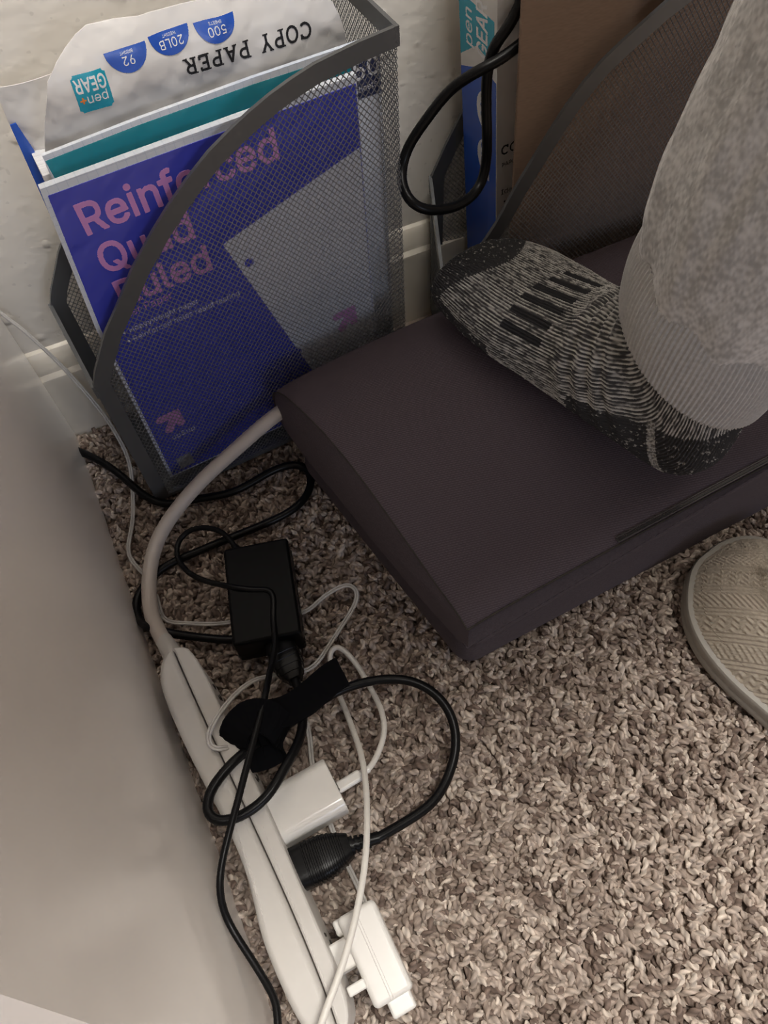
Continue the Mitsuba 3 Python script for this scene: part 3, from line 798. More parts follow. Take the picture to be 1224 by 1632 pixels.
def foot_rings(n_len, n_round, grow=0.0):
    from scipy.interpolate import PchipInterpolator
    T_, B_ = FS * np.array([s[0] for s in SEC[:-1]]), FS * np.array([s[1] for s in SEC[:-1]])
    w_, sh = FS * np.array([s[2] for s in SEC[:-1]]), FS * np.array([s[3] for s in SEC[:-1]])
    mid = (T_ + B_) / 2
    k = np.r_[0, np.cumsum(np.linalg.norm(np.diff(mid, axis=0), axis=1) + 0.35 * np.linalg.norm(np.diff(B_, axis=0), axis=1))]
    k /= k[-1]
    tt_ = np.linspace(0, 1, n_len)
    P = lambda y: PchipInterpolator(k, y)(tt_)
    T2, B2 = np.stack([P(T_[:, 0]), P(T_[:, 1])], 1), np.stack([P(B_[:, 0]), P(B_[:, 1])], 1)
    w2, s2 = P(w_), P(sh)
    pd = np.arange(1441) / 1440 * 2 * np.pi          # 0 = dorsal, pi = plantar, pi/2 = right
    pos, phs = [], []
    for i_ in range(n_len):
        c2, h2 = (T2[i_] + B2[i_]) / 2, (T2[i_] - B2[i_]) / 2
        ca, sa = np.cos(pd), np.sin(pd)
        n1 = np.where(ca < 0, 0.62, 0.92)                  # flatter sole, round back
        cx = np.sign(ca) * np.abs(ca) ** n1
        sx = np.sign(sa) * np.abs(sa) ** 0.86
        sag = c2[None] + cx[:, None] * h2[None]
        q_ = HEEL + sag[:, :1] * AXP + sag[:, 1:] * UPF + ((sx * w2[i_] + s2[i_]))[:, None] * LAT
        l_ = np.r_[0, np.cumsum(np.linalg.norm(np.diff(q_, axis=0), axis=1))]
        l_ /= l_[-1]
        ev = np.arange(n_round) / n_round               # evenly spaced round the section
        pos.append(np.stack([np.interp(ev, l_, q_[:, k_]) for k_ in range(3)], 1))
        phs.append(np.interp(ev, l_, pd))
    return np.array(pos), tt_, np.array(phs)


def normals_of(rings):
    m_ = skin(rings, caps=False)
    _, _, n_ = meshkit.arrays(m_, True)
    return n_.reshape(rings.shape)


# bare leg and foot inside the clothes, one continuous body
FOOT, _, _ = foot_rings(60, 48)
nf = normals_of(FOOT)
if ((FOOT[30] - FOOT[30].mean(0)) * nf[30]).sum() < 0:
    nf = -nf
skin_r = FOOT - nf * 0.004
LEGC = [np.array([.3215, .2500]), np.array([.374, .268])]
shin = []
last = skin_r[-1]
for k in np.linspace(0.05, 1, 26):
    r_ = np.interp(k, [0, .3, .75, 1], [.024, .034, .048, .048])
    ctr = np.array([*(last.mean(0)[:2] * (1 - k) + np.array([.412, .268]) * k), np.interp(k, [0, 1], [last[:, 2].mean(), .60])])
    dirn = (last - last.mean(0)) / np.linalg.norm(last - last.mean(0), axis=1, keepdims=True)
    flat_ = dirn * np.array([1, 1, np.interp(k, [0, .4], [1, 0])])
    flat_ /= np.linalg.norm(flat_, axis=1, keepdims=True)
    shin.append(ctr + flat_ * r_)
put('person__body', skin(np.vstack([skin_r, np.array(shin)])), 'skin', smooth=True)

n_len, n_rd = 420, 720
SK, tl, ph = foot_rings(n_len, n_rd)
nk = normals_of(SK)
if ((SK[200] - SK[200].mean(0)) * nk[200]).sum() < 0:
    nk = -nk
sag_s = (SK - HEEL) @ AXP
sag_z = (SK - HEEL) @ UPF
lat_c = (SK - HEEL) @ LAT
PH = np.repeat((np.arange(n_rd) / n_rd * 2 * np.pi)[None], n_len, 0)
dors = np.cos(ph)
# distance along the dorsal line from the toe, and a fold field round the ankle
dl = np.r_[0, np.cumsum(np.linalg.norm(np.diff(SK.mean(1), axis=0), axis=1))]
DL = np.repeat(dl[:, None], n_rd, 1)
ribs = 112
wav = np.cos(PH * ribs)
row = np.repeat(np.r_[0, np.cumsum(np.linalg.norm(np.diff(SK[:, 0], axis=0), axis=1))][:, None], n_rd, 1)
cell = np.floor(PH / (2 * np.pi) * ribs * 2)
pn = np.stack([SK[..., 0], SK[..., 1], SK[..., 2]], -1)
fine = meshkit.noise(pn * 900, 11)
mid_ = meshkit.noise(pn * np.array([420, 420, 420]), 12)
# knit speckle: stretched along the ribs
spk = meshkit.noise(np.stack([PH * ribs / math.pi, DL * 170, DL * 0], -1), 13)
spk2 = meshkit.noise(np.stack([PH * ribs / math.pi * 0.9, DL * 420, DL * 0 + 5], -1), 14)
fold_t = (sag_s * 0.80 - sag_z * 0.60)          # grows towards the instep bend
ank = np.clip((0.165 - DL) / -0.025, 0, 1)      # 0 on the foot, 1 at the ankle
f0 = DL
bunch = np.zeros_like(DL)
for c_, w_, a_ in ((.158, .0075, .0042), (.173, .0065, .0048), (.187, .0060, .0046), (.200, .007, .0040)):
    bunch = np.maximum(bunch, a_ * np.exp(-((f0 - c_) / w_) ** 2))
bunch *= np.clip((dors + 0.55) / 0.7, 0, 1)
sole = np.clip((-dors - 0.50) / 0.12, 0, 1)
toe = DL < (0.040 + 0.012 * np.cos(PH * 2))
heel = (sag_s < .100 + .003 * (mid_ - .5)) & (sag_z < np.interp(sag_s, [-.01, .01, .034, .040, .10], [.060, .060, .052, .050, .034])) & (dors < 0.25)
heel_seam = np.abs(sag_s - (0.030 + 0.35 * (sag_z - 0.03))) < 0.0032
heel_seam &= (sag_z < .055) & (dors < 0.1)
low = sag_z < (0.0135 + 0.004 * (mid_ - .5))
circ = np.linalg.norm(np.diff(np.concatenate([SK, SK[:, :1]], 1), axis=1), axis=2).sum(1)
arcd = (np.mod(PH + np.pi, 2 * np.pi) - np.pi) / (2 * np.pi) * circ[:, None]      # along the skin from the dorsal line, left negative
bars = np.zeros_like(DL, bool)
for k in range(6):
    c_ = -.046 + k * .0128
    bars |= (np.abs(arcd - c_) < .0031) & (DL > .088 + .002 * abs(k - 2.5)) & (DL < .134)
side_toe = (sag_z < .024) & (DL < .088 + .004 * (mid_ - .5))
low |= side_toe
disp = 0.00055 * wav + 0.0006 * (fine - .5) + bunch
disp += np.where(toe | low | heel, 0.0009 * (mid_ - 0.3), 0)
disp = np.where(bars, disp - 0.0004, disp)
SKD = SK + nk * (disp + 0.0005)[..., None]
light, dark = np.array([.50, .49, .47]), np.array([.030, .030, .033])


def sst(a, b, x):
    t = np.clip((x - a) / (b - a), 0, 1)
    return t * t * (3 - 2 * t)


w_main = 0.05 + 0.92 * sst(0.38, 0.76, 0.36 * (wav * 0.5 + 0.5) + 0.38 * spk + 0.26 * spk2)
w_dark = 0.02 + 0.75 * sst(0.66, 0.86, 0.5 * spk2 + 0.5 * fine)
w_seam = 0.25 + 0.6 * sst(0.4, 0.6, fine)
mw = np.where(toe | low | heel, w_dark, w_main)
mw = np.where(heel_seam, w_seam, mw)
mw = np.where(bars, 0.0, mw)
scol = dark * (1 - mw[..., None]) + light * mw[..., None]
sm = skin(SKD, caps=True)
scol = np.vstack([scol.reshape(-1, 3), dark, dark])
put('person__sock', sm, 'knit_sock', smooth=True, color=scol, label='grey and black ribbed wool sock with six dark bars')

# trouser leg: ribbed cuff at the ankle, loose jersey above
HUP = np.array([0, 0, 1.0])


def leg_ring(ctr, rf, rl, tiltz, n, ex=2.0):
    f = np.arange(n) / n * 2 * np.pi
    c_, s_ = np.cos(f), np.sin(f)
    return ctr + (c_ * rf)[:, None] * AX + (s_ * rl)[:, None] * LAT + (c_ * tiltz)[:, None] * HUP, f


NR = 720
cuff = []
for k in np.linspace(0, 1, 40):
    ctr = np.array([.3045, .2400, .2350]) * (1 - k) + np.array([.3180, .2440, .279]) * k
    rg, f = leg_ring(ctr, .0560 + .004 * math.sin(k * 2.6), .0465 + .004 * math.sin(k * 2.6), .026 * (1 - k) + .020 * k, NR)
    outw = rg - ctr
    outw /= np.linalg.norm(outw, axis=1, keepdims=True)
    rgd = rg + outw * (0.00055 * np.cos(f * 120))[:, None]
    cuff.append(rgd)
inner = [c_ * 0.965 + c_.mean(0) * 0.035 for c_ in cuff[:6][::-1]]
put('person__trouser_leg__cuff', skin(np.array(inner + cuff), caps=False), 'rib_grey', smooth=True, label='ribbed grey cuff')
leg, NL = [], 260
hs = np.linspace(0, 1, 150)
for k in hs:
    zc_ = .270 + .42 * k
    ctr = np.array([np.interp(k, [0, .12, .35, 1], [.3175, .3310, .364, .435]), np.interp(k, [0, .2, 1], [.2435, .247, .268]), zc_])
    rf = np.interp(k, [0, .02, .06, .14, .4, 1], [.0570, .0595, .0635, .0680, .074, .090])
    rl = np.interp(k, [0, .02, .06, .14, .4, 1], [.0490, .0520, .0570, .0620, .070, .086])
    kn = math.sqrt(max(0.0004, 1 - max(0, (k - .84) / .16) ** 2.2))          # closes over the bent knee
    rg, f = leg_ring(ctr, rf * kn, rl * kn, .020 * max(0, 1 - k * 1.5), NL)
    pts_ = np.stack([np.cos(f) * 1.9 + 3, np.sin(f) * 1.9 + 3, np.full(NL, k * 3.2)], -1)
    fold = meshkit.fbm(pts_ * np.array([1, 1, .8]), 3, 21) - .5
    gath = np.cos(f * 9 + 3 * fold) * np.exp(-k / .10) * .0022
    fine_ = meshkit.fbm(np.c_[np.cos(f) * 6, np.sin(f) * 6, np.full(NL, k * 9.0)] + 9, 2, 4) - .5
    crease = -0.0035 * np.exp(-((np.mod(f - (3.9 - 4.2 * (k - .1)) + np.pi, 2 * np.pi) - np.pi) / .10) ** 2) * np.exp(-((k - .22) / .12) ** 2)
    outw = rg - ctr
    outw[:, 2] = 0
    outw /= np.linalg.norm(outw, axis=1, keepdims=True)
    leg.append(rg + outw * (0.022 * fold * min(1, k * 7) + gath + 0.004 * fine_ * min(1, k * 8) + crease)[:, None])
put('person__trouser_leg', skin(np.array(leg), caps=False), 'jersey_grey', smooth=True, label='heather grey sweatpants leg')
tag('person', 'person in grey sweatpants resting one foot in a dark speckled sock on the footrest', 'person')

# ------------------------------------------------------------------ slipper
lo = np.array([(.3500, .1815), (.3290, .1740), (.3160, .1620), (.3035, .1450), (.2965, .1260), (.2945, .1040), (.2985, .0750), (.3060, .0480), (.3130, .0100), (.3170, -.0300), (.3230, -.0650), (.3400, -.0900), (.3620, -.0970),
               (.3850, -.0900), (.4020, -.0650), (.4080, -.0300), (.4120, .0100), (.4170, .0480), (.4210, .0800), (.4225, .1040), (.4190, .1320), (.4100, .1580), (.3960, .1760), (.3740, .1840)])
lc = spline(np.vstack([np.c_[lo, np.zeros(len(lo))], [[*lo[0], 0]]]), 241)[:-1, :2]
solep = Polygon(lc)


def ring_of(poly, n):
    c_ = np.array(poly.exterior.coords)[:-1]
    if Polygon(c_).exterior.is_ccw is False:
        c_ = c_[::-1]
    i0 = np.argmin(np.abs(np.arctan2(c_[:, 1] - .05, c_[:, 0] - .36) + 1.5))
    c_ = np.roll(c_, -i0, 0)
    c_ = np.vstack([c_, c_[:1]])
    l_ = np.r_[0, np.cumsum(np.linalg.norm(np.diff(c_, axis=0), axis=1))]
    return np.stack([np.interp(np.linspace(0, l_[-1], n, endpoint=False), l_, c_[:, k]) for k in (0, 1)], 1)


srings = []
for z, off in ((-.003, -.004), (.0, -.001), (.004, .0), (.008, -.0004), (.0095, -.0012), (.011, -.0004), (.018, .0), (.0205, -.0012), (.0215, -.004), (.0215, -.012)):
    srings.append(np.c_[ring_of(solep.buffer(off), 240), np.full(240, z)])
put('slipper__sole', skin(np.array(srings)), 'slipper_sole', smooth=40, label='pale rubber sole')
urings = []
NU = 700
inn = np.r_[np.linspace(0, .018, 60), np.linspace(.0185, .046, 110)]
for o in inn:
    c_ = ring_of(solep.buffer(-.0045 - o), NU)
    qy = np.clip((.182 - c_[:, 1]) / .12, 0, 1)
    hmax = .030 + .034 * qy ** .9
    e_ = np.clip(o / .046, 0, 1)
    z = .0205 + hmax * (1 - (1 - e_) ** 2.4)
    urings.append(np.c_[c_, z])
urings = np.array(urings)
nu = normals_of(urings)
if nu[-1, :, 2].mean() < 0:
    nu = -nu
nb = (urings[..., 0] * .62 + urings[..., 1] * .65 + urings[..., 2] * .25) / .9
mb = (urings[..., 0] * .72 - urings[..., 1] * .69) / 1.0
ph_ = np.mod(nb / .038, 1)
rib_ = np.cos(nb * 2 * np.pi / .0031)
tri = np.abs(np.mod(mb / .0075, 1) - .5) * 2
cab_ = np.cos(2 * np.pi * (nb / .0042 + .75 * tri)) * .9 + .2 * np.cos(2 * np.pi * mb / .0019)
moss = np.cos(2 * np.pi * nb / .0040) * np.cos(2 * np.pi * mb / .0036)
kd = np.where(ph_ < .30, cab_, np.where(ph_ < .50, rib_ * .8, np.where(ph_ < .78, moss, rib_ * .8)))
kd += 0.8 * (meshkit.noise(urings * 700, 3) - .5)
put('slipper__upper', skin(urings + nu * (kd * .0007)[..., None], caps=False), 'slipper_knit', smooth=True, label='beige cable knit upper')
tag('slipper', 'beige cable knit slipper with a pale rubber sole on the carpet at the right edge', 'slipper')

# ------------------------------------------------------------------ power strip
Rr = np.array([(-.0735, .2715), (-.0690, .2655), (-.0640, .2420), (-.0617, .2200), (-.0580, .1784), (-.0541, .1340), (-.0506, .0877), (-.0476, .0451), (-.0468, .0150), (-.0500, .0010), (-.0555, -.0035)])
Sm = np.array([(-.0805, .2735), (-.0780, .2437), (-.0726, .1905), (-.0664, .1325), (-.0602, .0691), (-.0572, .0171), (-.0575, -.0035)])
Lf = np.array([(-.0830, .2735), (-.0895, .2700), (-.0955, .2590), (-.0975, .2419), (-.0955, .2150), (-.0930, .1945), (-.0875, .1600), (-.0825, .1295), (-.0808, .0952), (-.0830, .0655), (-.0815, .0383), (-.0770, .0111), (-.0690, -.0030)])
up_ = lambda a_, n: spline(np.c_[a_, np.zeros(len(a_))], n)[:, :2]
RP = Polygon(np.vstack([up_(Rr, 60), up_(Sm, 60)[::-1]]))
LP = Polygon(np.vstack([up_(Sm, 60) - [.0010, 0], up_(Lf, 80)[::-1]]))


def puffy(poly, z0, z1, r, n=200, steps=7):
    """An upright block over a plan outline with rounded top and bottom edges."""
    out_ = []
    prof_ = [(z0, r)] + [(z0 + r - r * math.cos(t), r - r * math.sin(t)) for t in np.linspace(.3, math.pi / 2, steps)]
    prof_ += [(z1 - r + r * math.sin(t), r - r * math.cos(t)) for t in np.linspace(0, math.pi / 2, steps)]
    for z, o in prof_:
        pg = poly.buffer(-min(o, .49 * r + o * .5) if o else 0, join_style='mitre')
        pg = max(getattr(pg, 'geoms', [pg]), key=lambda g_: g_.area)
        c_ = np.array(pg.exterior.coords)[:-1]
        if not pg.exterior.is_ccw:
            c_ = c_[::-1]
        cen_ = np.array(poly.centroid.coords[0])
        a_ = np.arctan2(c_[:, 1] - cen_[1], c_[:, 0] - cen_[0])
        c_ = np.roll(c_, -np.argmin(a_), 0)
        c_ = np.vstack([c_, c_[:1]])
        l_ = np.r_[0, np.cumsum(np.linalg.norm(np.diff(c_, axis=0), axis=1))]
        out_.append(np.c_[np.stack([np.interp(np.linspace(0, l_[-1], n, endpoint=False), l_, c_[:, k]) for k in (0, 1)], 1), np.full(n, z)])
    return skin(np.array(out_))


put('power_strip__outlet_shell', puffy(RP.buffer(-.0008).buffer(.0008), -.001, .0560, .0020, n=400), 'strip_plastic', smooth=45)
put('power_strip__back_shell', puffy(LP.buffer(-.0008).buffer(.0008), -.001, .0565, .0045, n=400), 'strip_plastic', smooth=45)
put('power_strip__seam', extrude(RP.buffer(-.003).union(LP.buffer(-.003)).buffer(.004).buffer(-.003), .040).apply_translation((0, 0, .003)), 'strip_plastic')
# sockets on the side that faces the carpet, three slots each
rl = LineString(up_(Rr, 80))
for n_, y in enumerate((.235, .197, .166, .132, .094, .045)):
    ln = rl.intersection(sbox(-.2, y - .0002, .1, y + .0002))
    x = ln.centroid.x
    sl = cat([box(-.0004, .0006, -.006, -.004, .030, .038), box(-.0004, .0006, .004, .006, .030, .038), box(-.0004, .0006, -.002, .002, .018, .023)])
    sl.apply_transform(trimesh.transformations.rotation_matrix(math.radians(4.8), [0, 0, 1]))
    sl.apply_translation((x, y, 0))
    put('power_strip__socket' + ('' if n_ == 0 else '_%03d' % n_), sl, 'seam_dark')
cordp = [(.190, .458, .066), (.1457, .4495, .070), (.1050, .4440, .073), (.0689, .4398, .070), (.0261, .4350, .052), (-.0163, .4290, .032), (-.0537, .4136, .018), (-.0746, .3952, .012), (-.0881, .3685, .010), (-.0947, .3377, .012), (-.0925, .3085, .020), (-.0860, .2773, .029), (-.0835, .268, .030)]
put('power_strip__cord', tube(cordp, .0064, n=160, sides=18), 'cord_beige', smooth=True, label='thick pale grey cord')
put('power_strip__cord__strain_relief', tube([(-.0905, .3000, .022), (-.0868, .283, .028), (-.0838, .270, .030)], [[0, .0068], [1, .0085]], n=20, sides=18), 'strip_plastic', smooth=50)
tag('power_strip', 'long off-white power strip lying on its side beside the white cabinet', 'power strip')


def place(m, yaw, at, pitch=0, roll=0):
    m = m.copy()
    for a_, ax in ((roll, [1, 0, 0]), (pitch, [0, 1, 0]), (yaw, [0, 0, 1])):
        if a_:
            m.apply_transform(trimesh.transformations.rotation_matrix(math.radians(a_), ax))
    m.apply_translation(at)
    return m


# ------------------------------------------------------------------ laptop power brick with both cords
BY = -13.0
put('power_adapter__case', place(rbox(.0545, .0880, .0350, .0028), BY, (-.0035, .2990, .0235)), 'black_plastic', smooth=45)
put('power_adapter__lid_line', place(box(-.0275, .0275, -.0442, .0442, -.0002, .0002), BY, (-.0035, .2990, .0165)), 'black_rubber')
sock_ = place(rbox(.020, .004, .016, .0018), BY, (-.0070, .2545, .0235))
put('power_adapter__socket', sock_, 'black_rubber', smooth=45)
put('power_adapter__strain_relief', tube([(-.0035 - .0425 * .225 * -1 - .012, .3005 + .0425 * .974, .022), (-.0090, .352, .0225), (-.0105, .358, .0222)], [[0, .0045], [1, .0026]], n=16, sides=14), 'black_rubber', smooth=45)
dc = [(-.0100, .3480, .0225), (-.0110, .3600, .022), (-.0150, .3735, .022), (-.0246, .3860, .020), (-.0406, .3942, .016), (-.0538, .3909, .012), (-.0595, .3781, .011), (-.0569, .3605, .012), (-.0447, .3379, .022), (-.0263, .3129, .0408), (-.0082, .3008, .0412), (.0018, .2950, .0412),
      (.0030, .2872, .0412), (-.0030, .2700, .0412), (-.0090, .2480, .0450), (-.0190, .2270, .0520), (-.0275, .2085, .0610), (-.0390, .1888, .066), (-.0546, .1641, .070), (-.0694, .1414, .072), (-.0827, .1221, .072), (-.0924, .1066, .070), (-.0975, .0934, .066), (-.0982, .0785, .060), (-.0937, .0597, .058), (-.0885, .0408, .058), (-.0862, .0260, .060), (-.0893, .0122, .062), (-.0930, -.02, .066), (-.0960, -.06, .070)]
put('power_adapter__output_cord', tube(dc, .0024, n=300, sides=12), 'black_rubber', smooth=True, label='thin black output cord')
ac = [(-.0060, .2350, .0285), (-.0052, .2220, .0315), (-.0055, .2087, .0350), (-.0090, .1904, .040), (-.0169, .1718, .048), (-.0335, .1533, .0590), (-.0514, .1401, .0610), (-.0708, .1358, .0610), (-.0854, .1392, .0610), (-.0902, .1472, .0610), (-.0861, .1574, .0610), (-.0743, .1668, .0605), (-.0587, .1744, .0580), (-.0418, .1818, .046), (-.0160, .1893, .036), (.0114, .1955, .034), (.0346, .1955, .034),
      (.0559, .1904, .034), (.0750, .1806, .032), (.0882, .1640, .028), (.0916, .1442, .024), (.0852, .1252, .020), (.0717, .1095, .018), (.0530, .0974, .020), (.0302, .0925, .024), (.0120, .0905, .028), (.0060, .0900, .029)]
put('power_adapter__mains_cord', tube(ac, .0035, n=300, sides=14), 'black_rubber', smooth=True, label='black mains cord looped to the power strip')


def ribbed_plug(p0, p1, w0, w1, h0, h1, nrib, key, waist=0.0):
    p0, p1 = np.array(p0), np.array(p1)
    d_ = (p1 - p0) / np.linalg.norm(p1 - p0)
    s_ = np.cross(d_, [0, 0, 1.0]); s_ /= np.linalg.norm(s_)
    u_ = np.cross(s_, d_)
    rg = []
    th_ = np.arange(36) / 36 * 2 * np.pi
    cx, sx = np.sign(np.cos(th_)) * np.abs(np.cos(th_)) ** .55, np.sign(np.sin(th_)) * np.abs(np.sin(th_)) ** .55
    for k in np.linspace(0, 1, 121):
        rib = 0.0005 * (np.cos(k * nrib * 2 * np.pi) > 0) * (0.22 < k < 0.86)
        ease = k * k * (3 - 2 * k) if k > .0 else 0
        w = w0 + (w1 - w0) * max(0, (k - .45) / .55) ** 1.6 + rib
        h = h0 + (h1 - h0) * max(0, (k - .45) / .55) ** 1.6 + rib
        rg.append(p0 + (p1 - p0) * k + (cx * w)[:, None] * s_ + (sx * h)[:, None] * u_)
    put(key, skin(np.array(rg)), 'black_rubber', smooth=35)


ribbed_plug((-.0065, .2545, .0245), (-.0050, .2190, .0315), .0122, .0056, .0098, .0054, 6, 'power_adapter__mains_cord__connector')
ribbed_plug((-.0525, .0945, .0290), (-.0120, .0935, .0300), .0145, .0080, .0125, .0075, 13, 'power_adapter__mains_cord__wall_plug')
neck = []
for k in range(4):
    neck.append(tube([(-.0125 + k * .0038, .0932 - k * .0006, .0298 - k * .0002), (-.0100 + k * .0038, .0929 - k * .0006, .0297 - k * .0002)], .0062 - k * .0004, n=2, sides=16))
neck.append(tube([(-.0130, .0933, .0298), (.0080, .0902, .0288)], .0042, n=2, sides=14))
put('power_adapter__mains_cord__strain_relief', cat(neck), 'black_rubber', smooth=45)
tag('power_adapter', 'black laptop power adapter brick on the carpet between the file holder and the power strip', 'power adapter')


# ------------------------------------------------------------------ velcro tie round the looped mains cord
def ribbon(path, side, width, thick, n=90):
    p = spline(path, n)
    t_ = np.gradient(p, axis=0)
    t_ /= np.linalg.norm(t_, axis=1, keepdims=True)
    sd = np.array([np.interp(np.linspace(0, 1, n), np.linspace(0, 1, len(side)), np.asarray(side, float)[:, k]) for k in range(3)]).T
    sd -= t_ * (sd * t_).sum(1, keepdims=True)
    sd /= np.linalg.norm(sd, axis=1, keepdims=True)
    nn = np.cross(t_, sd)
    q_ = [(-.5, -.5), (-.25, -.5), (.0, -.5), (.25, -.5), (.5, -.5), (.5, .5), (.25, .5), (0, .5), (-.25, .5), (-.5, .5)]
    fz = np.random.default_rng(3).normal(0, .0003, (n, len(q_)))
    rings_ = np.stack([p + sd * a_ * width + nn * (b_ * thick + fz[:, i_:i_ + 1]) for i_, (a_, b_) in enumerate(q_)], 1)
    return skin(rings_)


put('cable_tie__strap', ribbon([(.0300, .2060, .0430), (.0190, .2040, .0440), (.0030, .1990, .0440), (-.0140, .1945, .0470), (-.0310, .1940, .0550), (-.0450, .1960, .0600), (-.0560, .1950, .0560), (-.0600, .1900, .0440), (-.0530, .1840, .0330), (-.0390, .1810, .0300), (-.0290, .1830, .0370), (-.0330, .1860, .0480), (-.0440, .1870, .0560)],
                               [(-.25, .95, .10), (-.25, .95, .1), (-.2, .95, 0), (.0, 1, 0), (.1, 1, .1), (.3, .9, 0), (.45, .88, 0), (.4, .9, 0)], .0235, .0024), 'velcro_black', smooth=50)
put('cable_tie__wrap', ribbon([(-.0600, .1830, .0500), (-.0550, .1910, .0640), (-.0400, .1940, .0660), (-.0280, .1840, .0560), (-.0310, .1770, .0420), (-.0450, .1740, .0440), (-.0560, .1760, .0500)],
                              [(-.6, .7, .3), (.5, .8, 0), (.7, .7, 0), (.7, .7, 0)], .024, .0030), 'velcro_black', smooth=50)
tag('cable_tie', 'fuzzy black hook and loop strap round the looped mains cord', 'cable tie')

# ------------------------------------------------------------------ other cables
tb = [(-.1350, .5600, .010), (-.1196, .5397, .006), (-.1040, .5204, .006), (-.0862, .4914, .005), (-.0725, .4611, .005), (-.0553, .4400, .005), (-.0289, .4322, .005), (.0055, .4248, .005), (.0382, .4293, .005), (.0607, .4303, .005), (.0742, .4237, .005), (.0778, .4100, .005), (.0686, .3927, .005), (.0489, .3818, .005), (.0145, .3785, .005), (-.0152, .3784, .005), (-.0449, .3784, .004), (-.0719, .3772, .003), (-.0914, .3699, .002),
      (-.1046, .3562, .003), (-.1069, .3374, .006), (-.0975, .3164, .019), (-.0820, .3048, .016), (-.0639, .2963, .008), (-.0400, .2849, .004), (-.0220, .2807, .003), (-.0050, .2790, .003)]
put('black_cable', tube(tb, .0036, n=320, sides=14), 'black_rubber', smooth=True, label='thick black cable winding over the carpet from the cabinet to under the power brick', cat='cable')
tw = [(-.1250, .5600, .205), (-.1171, .5600, .1844), (-.1128, .5590, .1660), (-.1059, .5570, .1490), (-.0990, .5545, .1280), (-.0905, .5500, .0980), (-.0830, .5400, .0720), (-.0765, .5260, .0500), (-.0735, .5130, .0330), (-.0735, .4974, .012), (-.0812, .4628, .0030), (-.0910, .4304, .0020), (-.0998, .4037, .003), (-.0943, .3827, .001), (-.0890, .3640, .000), (-.0895, .3424, -.0005), (-.0866, .3279, .000), (-.0700, .3160, .002),
      (-.0532, .3074, .002), (-.0331, .3009, .002), (-.0057, .2950, .002), (.0214, .2835, .003), (.0391, .2870, .005), (.0549, .2891, .008), (.0657, .2868, .010), (.0694, .2792, .010), (.0651, .2707, .008), (.0527, .2610, .006), (.0335, .2476, .005), (.0195, .2379, .005), (.0079, .2334, .006), (-.0033, .2336, .011), (-.0220, .2312, .030), (-.0358, .2270, .045), (-.0517, .2175, .055), (-.0662, .2059, .0605), (-.0748, .1965, .0605),
      (-.0754, .1887, .060), (-.0697, .1845, .059), (-.0600, .1870, .045), (-.0450, .1960, .012), (-.0202, .2047, .004), (-.0115, .2025, .003), (-.0099, .1924, .003), (-.0129, .1780, .002), (-.0168, .1642, .001), (-.0196, .1430, .001), (-.0206, .1191, .001), (-.0203, .0955, .002), (-.0189, .0790, .003), (-.0180, .0654, .006), (-.0175, .0545, .012), (-.0175, .050, .016)]
put('twin_lead', twin_tube(tw, .00105, 520), 'lead_clear', smooth=True, label='thin clear two-core lead running down the wall and under the power brick', cat='cable')
# short loop of the same lead by the brick
ub = [(.0015, .1336, .0300), (.0058, .1337, .030), (.0185, .1349, .030), (.0312, .1439, .027), (.0414, .1570, .023), (.0464, .1745, .018), (.0465, .1933, .013), (.0447, .2173, .008), (.0405, .2333, .008), (.0350, .2401, .008), (.0287, .2373, .007), (.0246, .2225, .006), (.0224, .2064, .006), (.0218, .1886, .012), (.0207, .1679, .020), (.0186, .1457, .033), (.0132, .1228, .045), (.0057, .1017, .055),
      (-.0043, .0796, .062), (-.0158, .0604, .066), (-.0283, .0430, .070), (-.0417, .0274, .072), (-.0547, .0144, .074), (-.0660, .0029, .074), (-.078, -.012, .074), (-.095, -.04, .076)]
put('phone_cable', tube(ub, .0022, n=300, sides=12), 'cord_white', smooth=True, label='white charging cable looping from the white cube charger past the black plug', cat='cable')
put('phone_cable__plug', cat([place(rbox(.020, .0085, .0052, .0024), 6, (.0035, .1330, .0300)), tube([(.012, .1342, .030), (.020, .1352, .0297)], .0027, n=2, sides=12)]), 'white_gloss', smooth=45)
lp = [(0.3052, 0.4880, 0.3426), (0.3084, 0.4880, 0.3323), (0.3001, 0.4890, 0.3149), (0.2923, 0.4910, 0.3034), (0.2875, 0.4910, 0.2879), (0.2866, 0.4890, 0.2659), (0.2867, 0.4850, 0.2431), (0.2874, 0.4840, 0.2196), (0.2814, 0.4800, 0.2032), (0.2655, 0.4720, 0.1987), (0.2454, 0.4660, 0.2015), (0.2271, 0.4660, 0.2067), (0.2164, 0.4720, 0.2133), (0.2146, 0.4840, 0.2196), (0.2188, 0.4950, 0.2268), (0.2269, 0.5000, 0.2399), (0.2414, 0.4980, 0.2595), (0.2588, 0.4920, 0.2806), (0.2759, 0.4825, 0.2942), (0.2926, 0.4815, 0.2990), (0.3080, 0.4830, 0.3039), (0.3255, 0.4860, 0.3075), (0.3447, 0.4870, 0.3120)]
put('black_cable_001', tube(lp, .0040, n=260, sides=14), 'black_rubber', smooth=True, label='black cable loop hanging in front of the blue-spined copy paper ream', cat='cable')

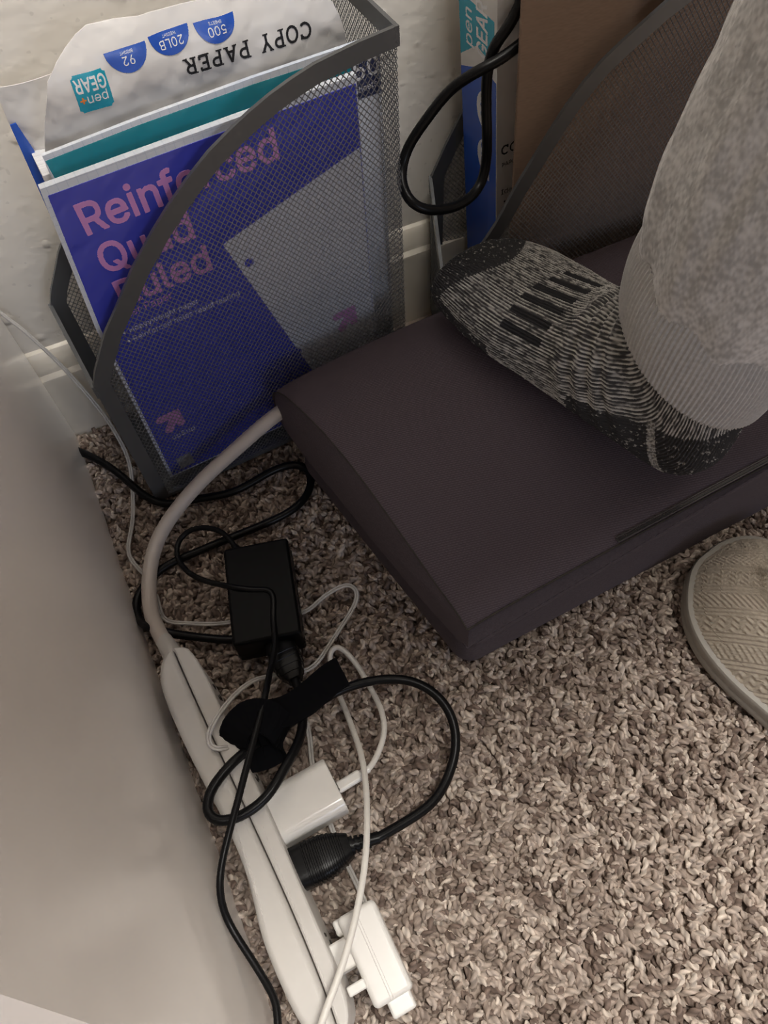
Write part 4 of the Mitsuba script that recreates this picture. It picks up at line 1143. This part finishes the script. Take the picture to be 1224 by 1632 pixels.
# ------------------------------------------------------------------ chargers plugged into the strip
xs = sbox(-.0113, -.0061, .0113, .0061).buffer(.0085, quad_segs=10)
cr = []
for x_, o_ in ((-.0243, .001), (-.0236, 0), (-.01, 0), (.01, 0), (.0232, 0), (.0238, .0003), (.0242, .0008), (.0243, .0016)):
    c_ = np.array(xs.buffer(-o_).exterior.coords)[:-1]
    c_ = np.vstack([c_, c_[:1]])
    l_ = np.r_[0, np.cumsum(np.linalg.norm(np.diff(c_, axis=0), axis=1))]
    c_ = np.stack([np.interp(np.linspace(0, l_[-1], 120, endpoint=False), l_, c_[:, k]) for k in (0, 1)], 1)
    cr.append(np.c_[np.full(120, x_), c_])
put('cube_charger__body', place(skin(np.array(cr)), 4.5, (-.0300, .1325, .0290)), 'white_gloss', smooth=40)
put('cube_charger__port', place(box(-.0006, .0006, -.005, .005, -.0025, .0025), 4.5, (-.0057, .1344, .030)), 'seam_dark')
put('cube_charger__prongs', place(cat([box(-.029, -.023, -.007, -.0055, -.003, .003), box(-.029, -.023, .0055, .007, -.003, .003)]), 4.5, (-.0300, .1325, .0290)), 'rim_metal')
tag('cube_charger', 'glossy white cube charger plugged into the power strip beside the black plug', 'charger')
AY = 3.0
body = rbox(.0265, .0560, .0400, .0035)
put('wall_adapter__body', place(body, AY, (-.0225, .0275, .0250)), 'white_satin', smooth=45)
put('wall_adapter__seam', place(cat([box(-.0022, -.0016, -.0276, .0276, .0196, .0202), box(-.0004, .0000, -.0276, .0276, .0196, .0202)]), AY, (-.0225, .0275, .0250)), 'strip_plastic')
put('wall_adapter__plug_base', place(cat([place(rbox(.016, .018, .026, .002), 0, (-.0195, .0080, 0)), place(rbox(.012, .006, .006, .0012), 0, (-.0180, -.0120, .016))]), AY, (-.0225, .0275, .0270)), 'white_satin', smooth=45)
put('wall_adapter__shoulder', place(rbox(.010, .010, .030, .002), AY, (-.0360, .0500, .0230)), 'white_satin', smooth=45)
put('wall_adapter__foot', place(rbox(.016, .012, .030, .002), AY, (-.0185, -.0040, .0220)), 'white_satin', smooth=45)
tag('wall_adapter', 'blocky matt white plug-in adapter at the near end of the power strip', 'adapter')
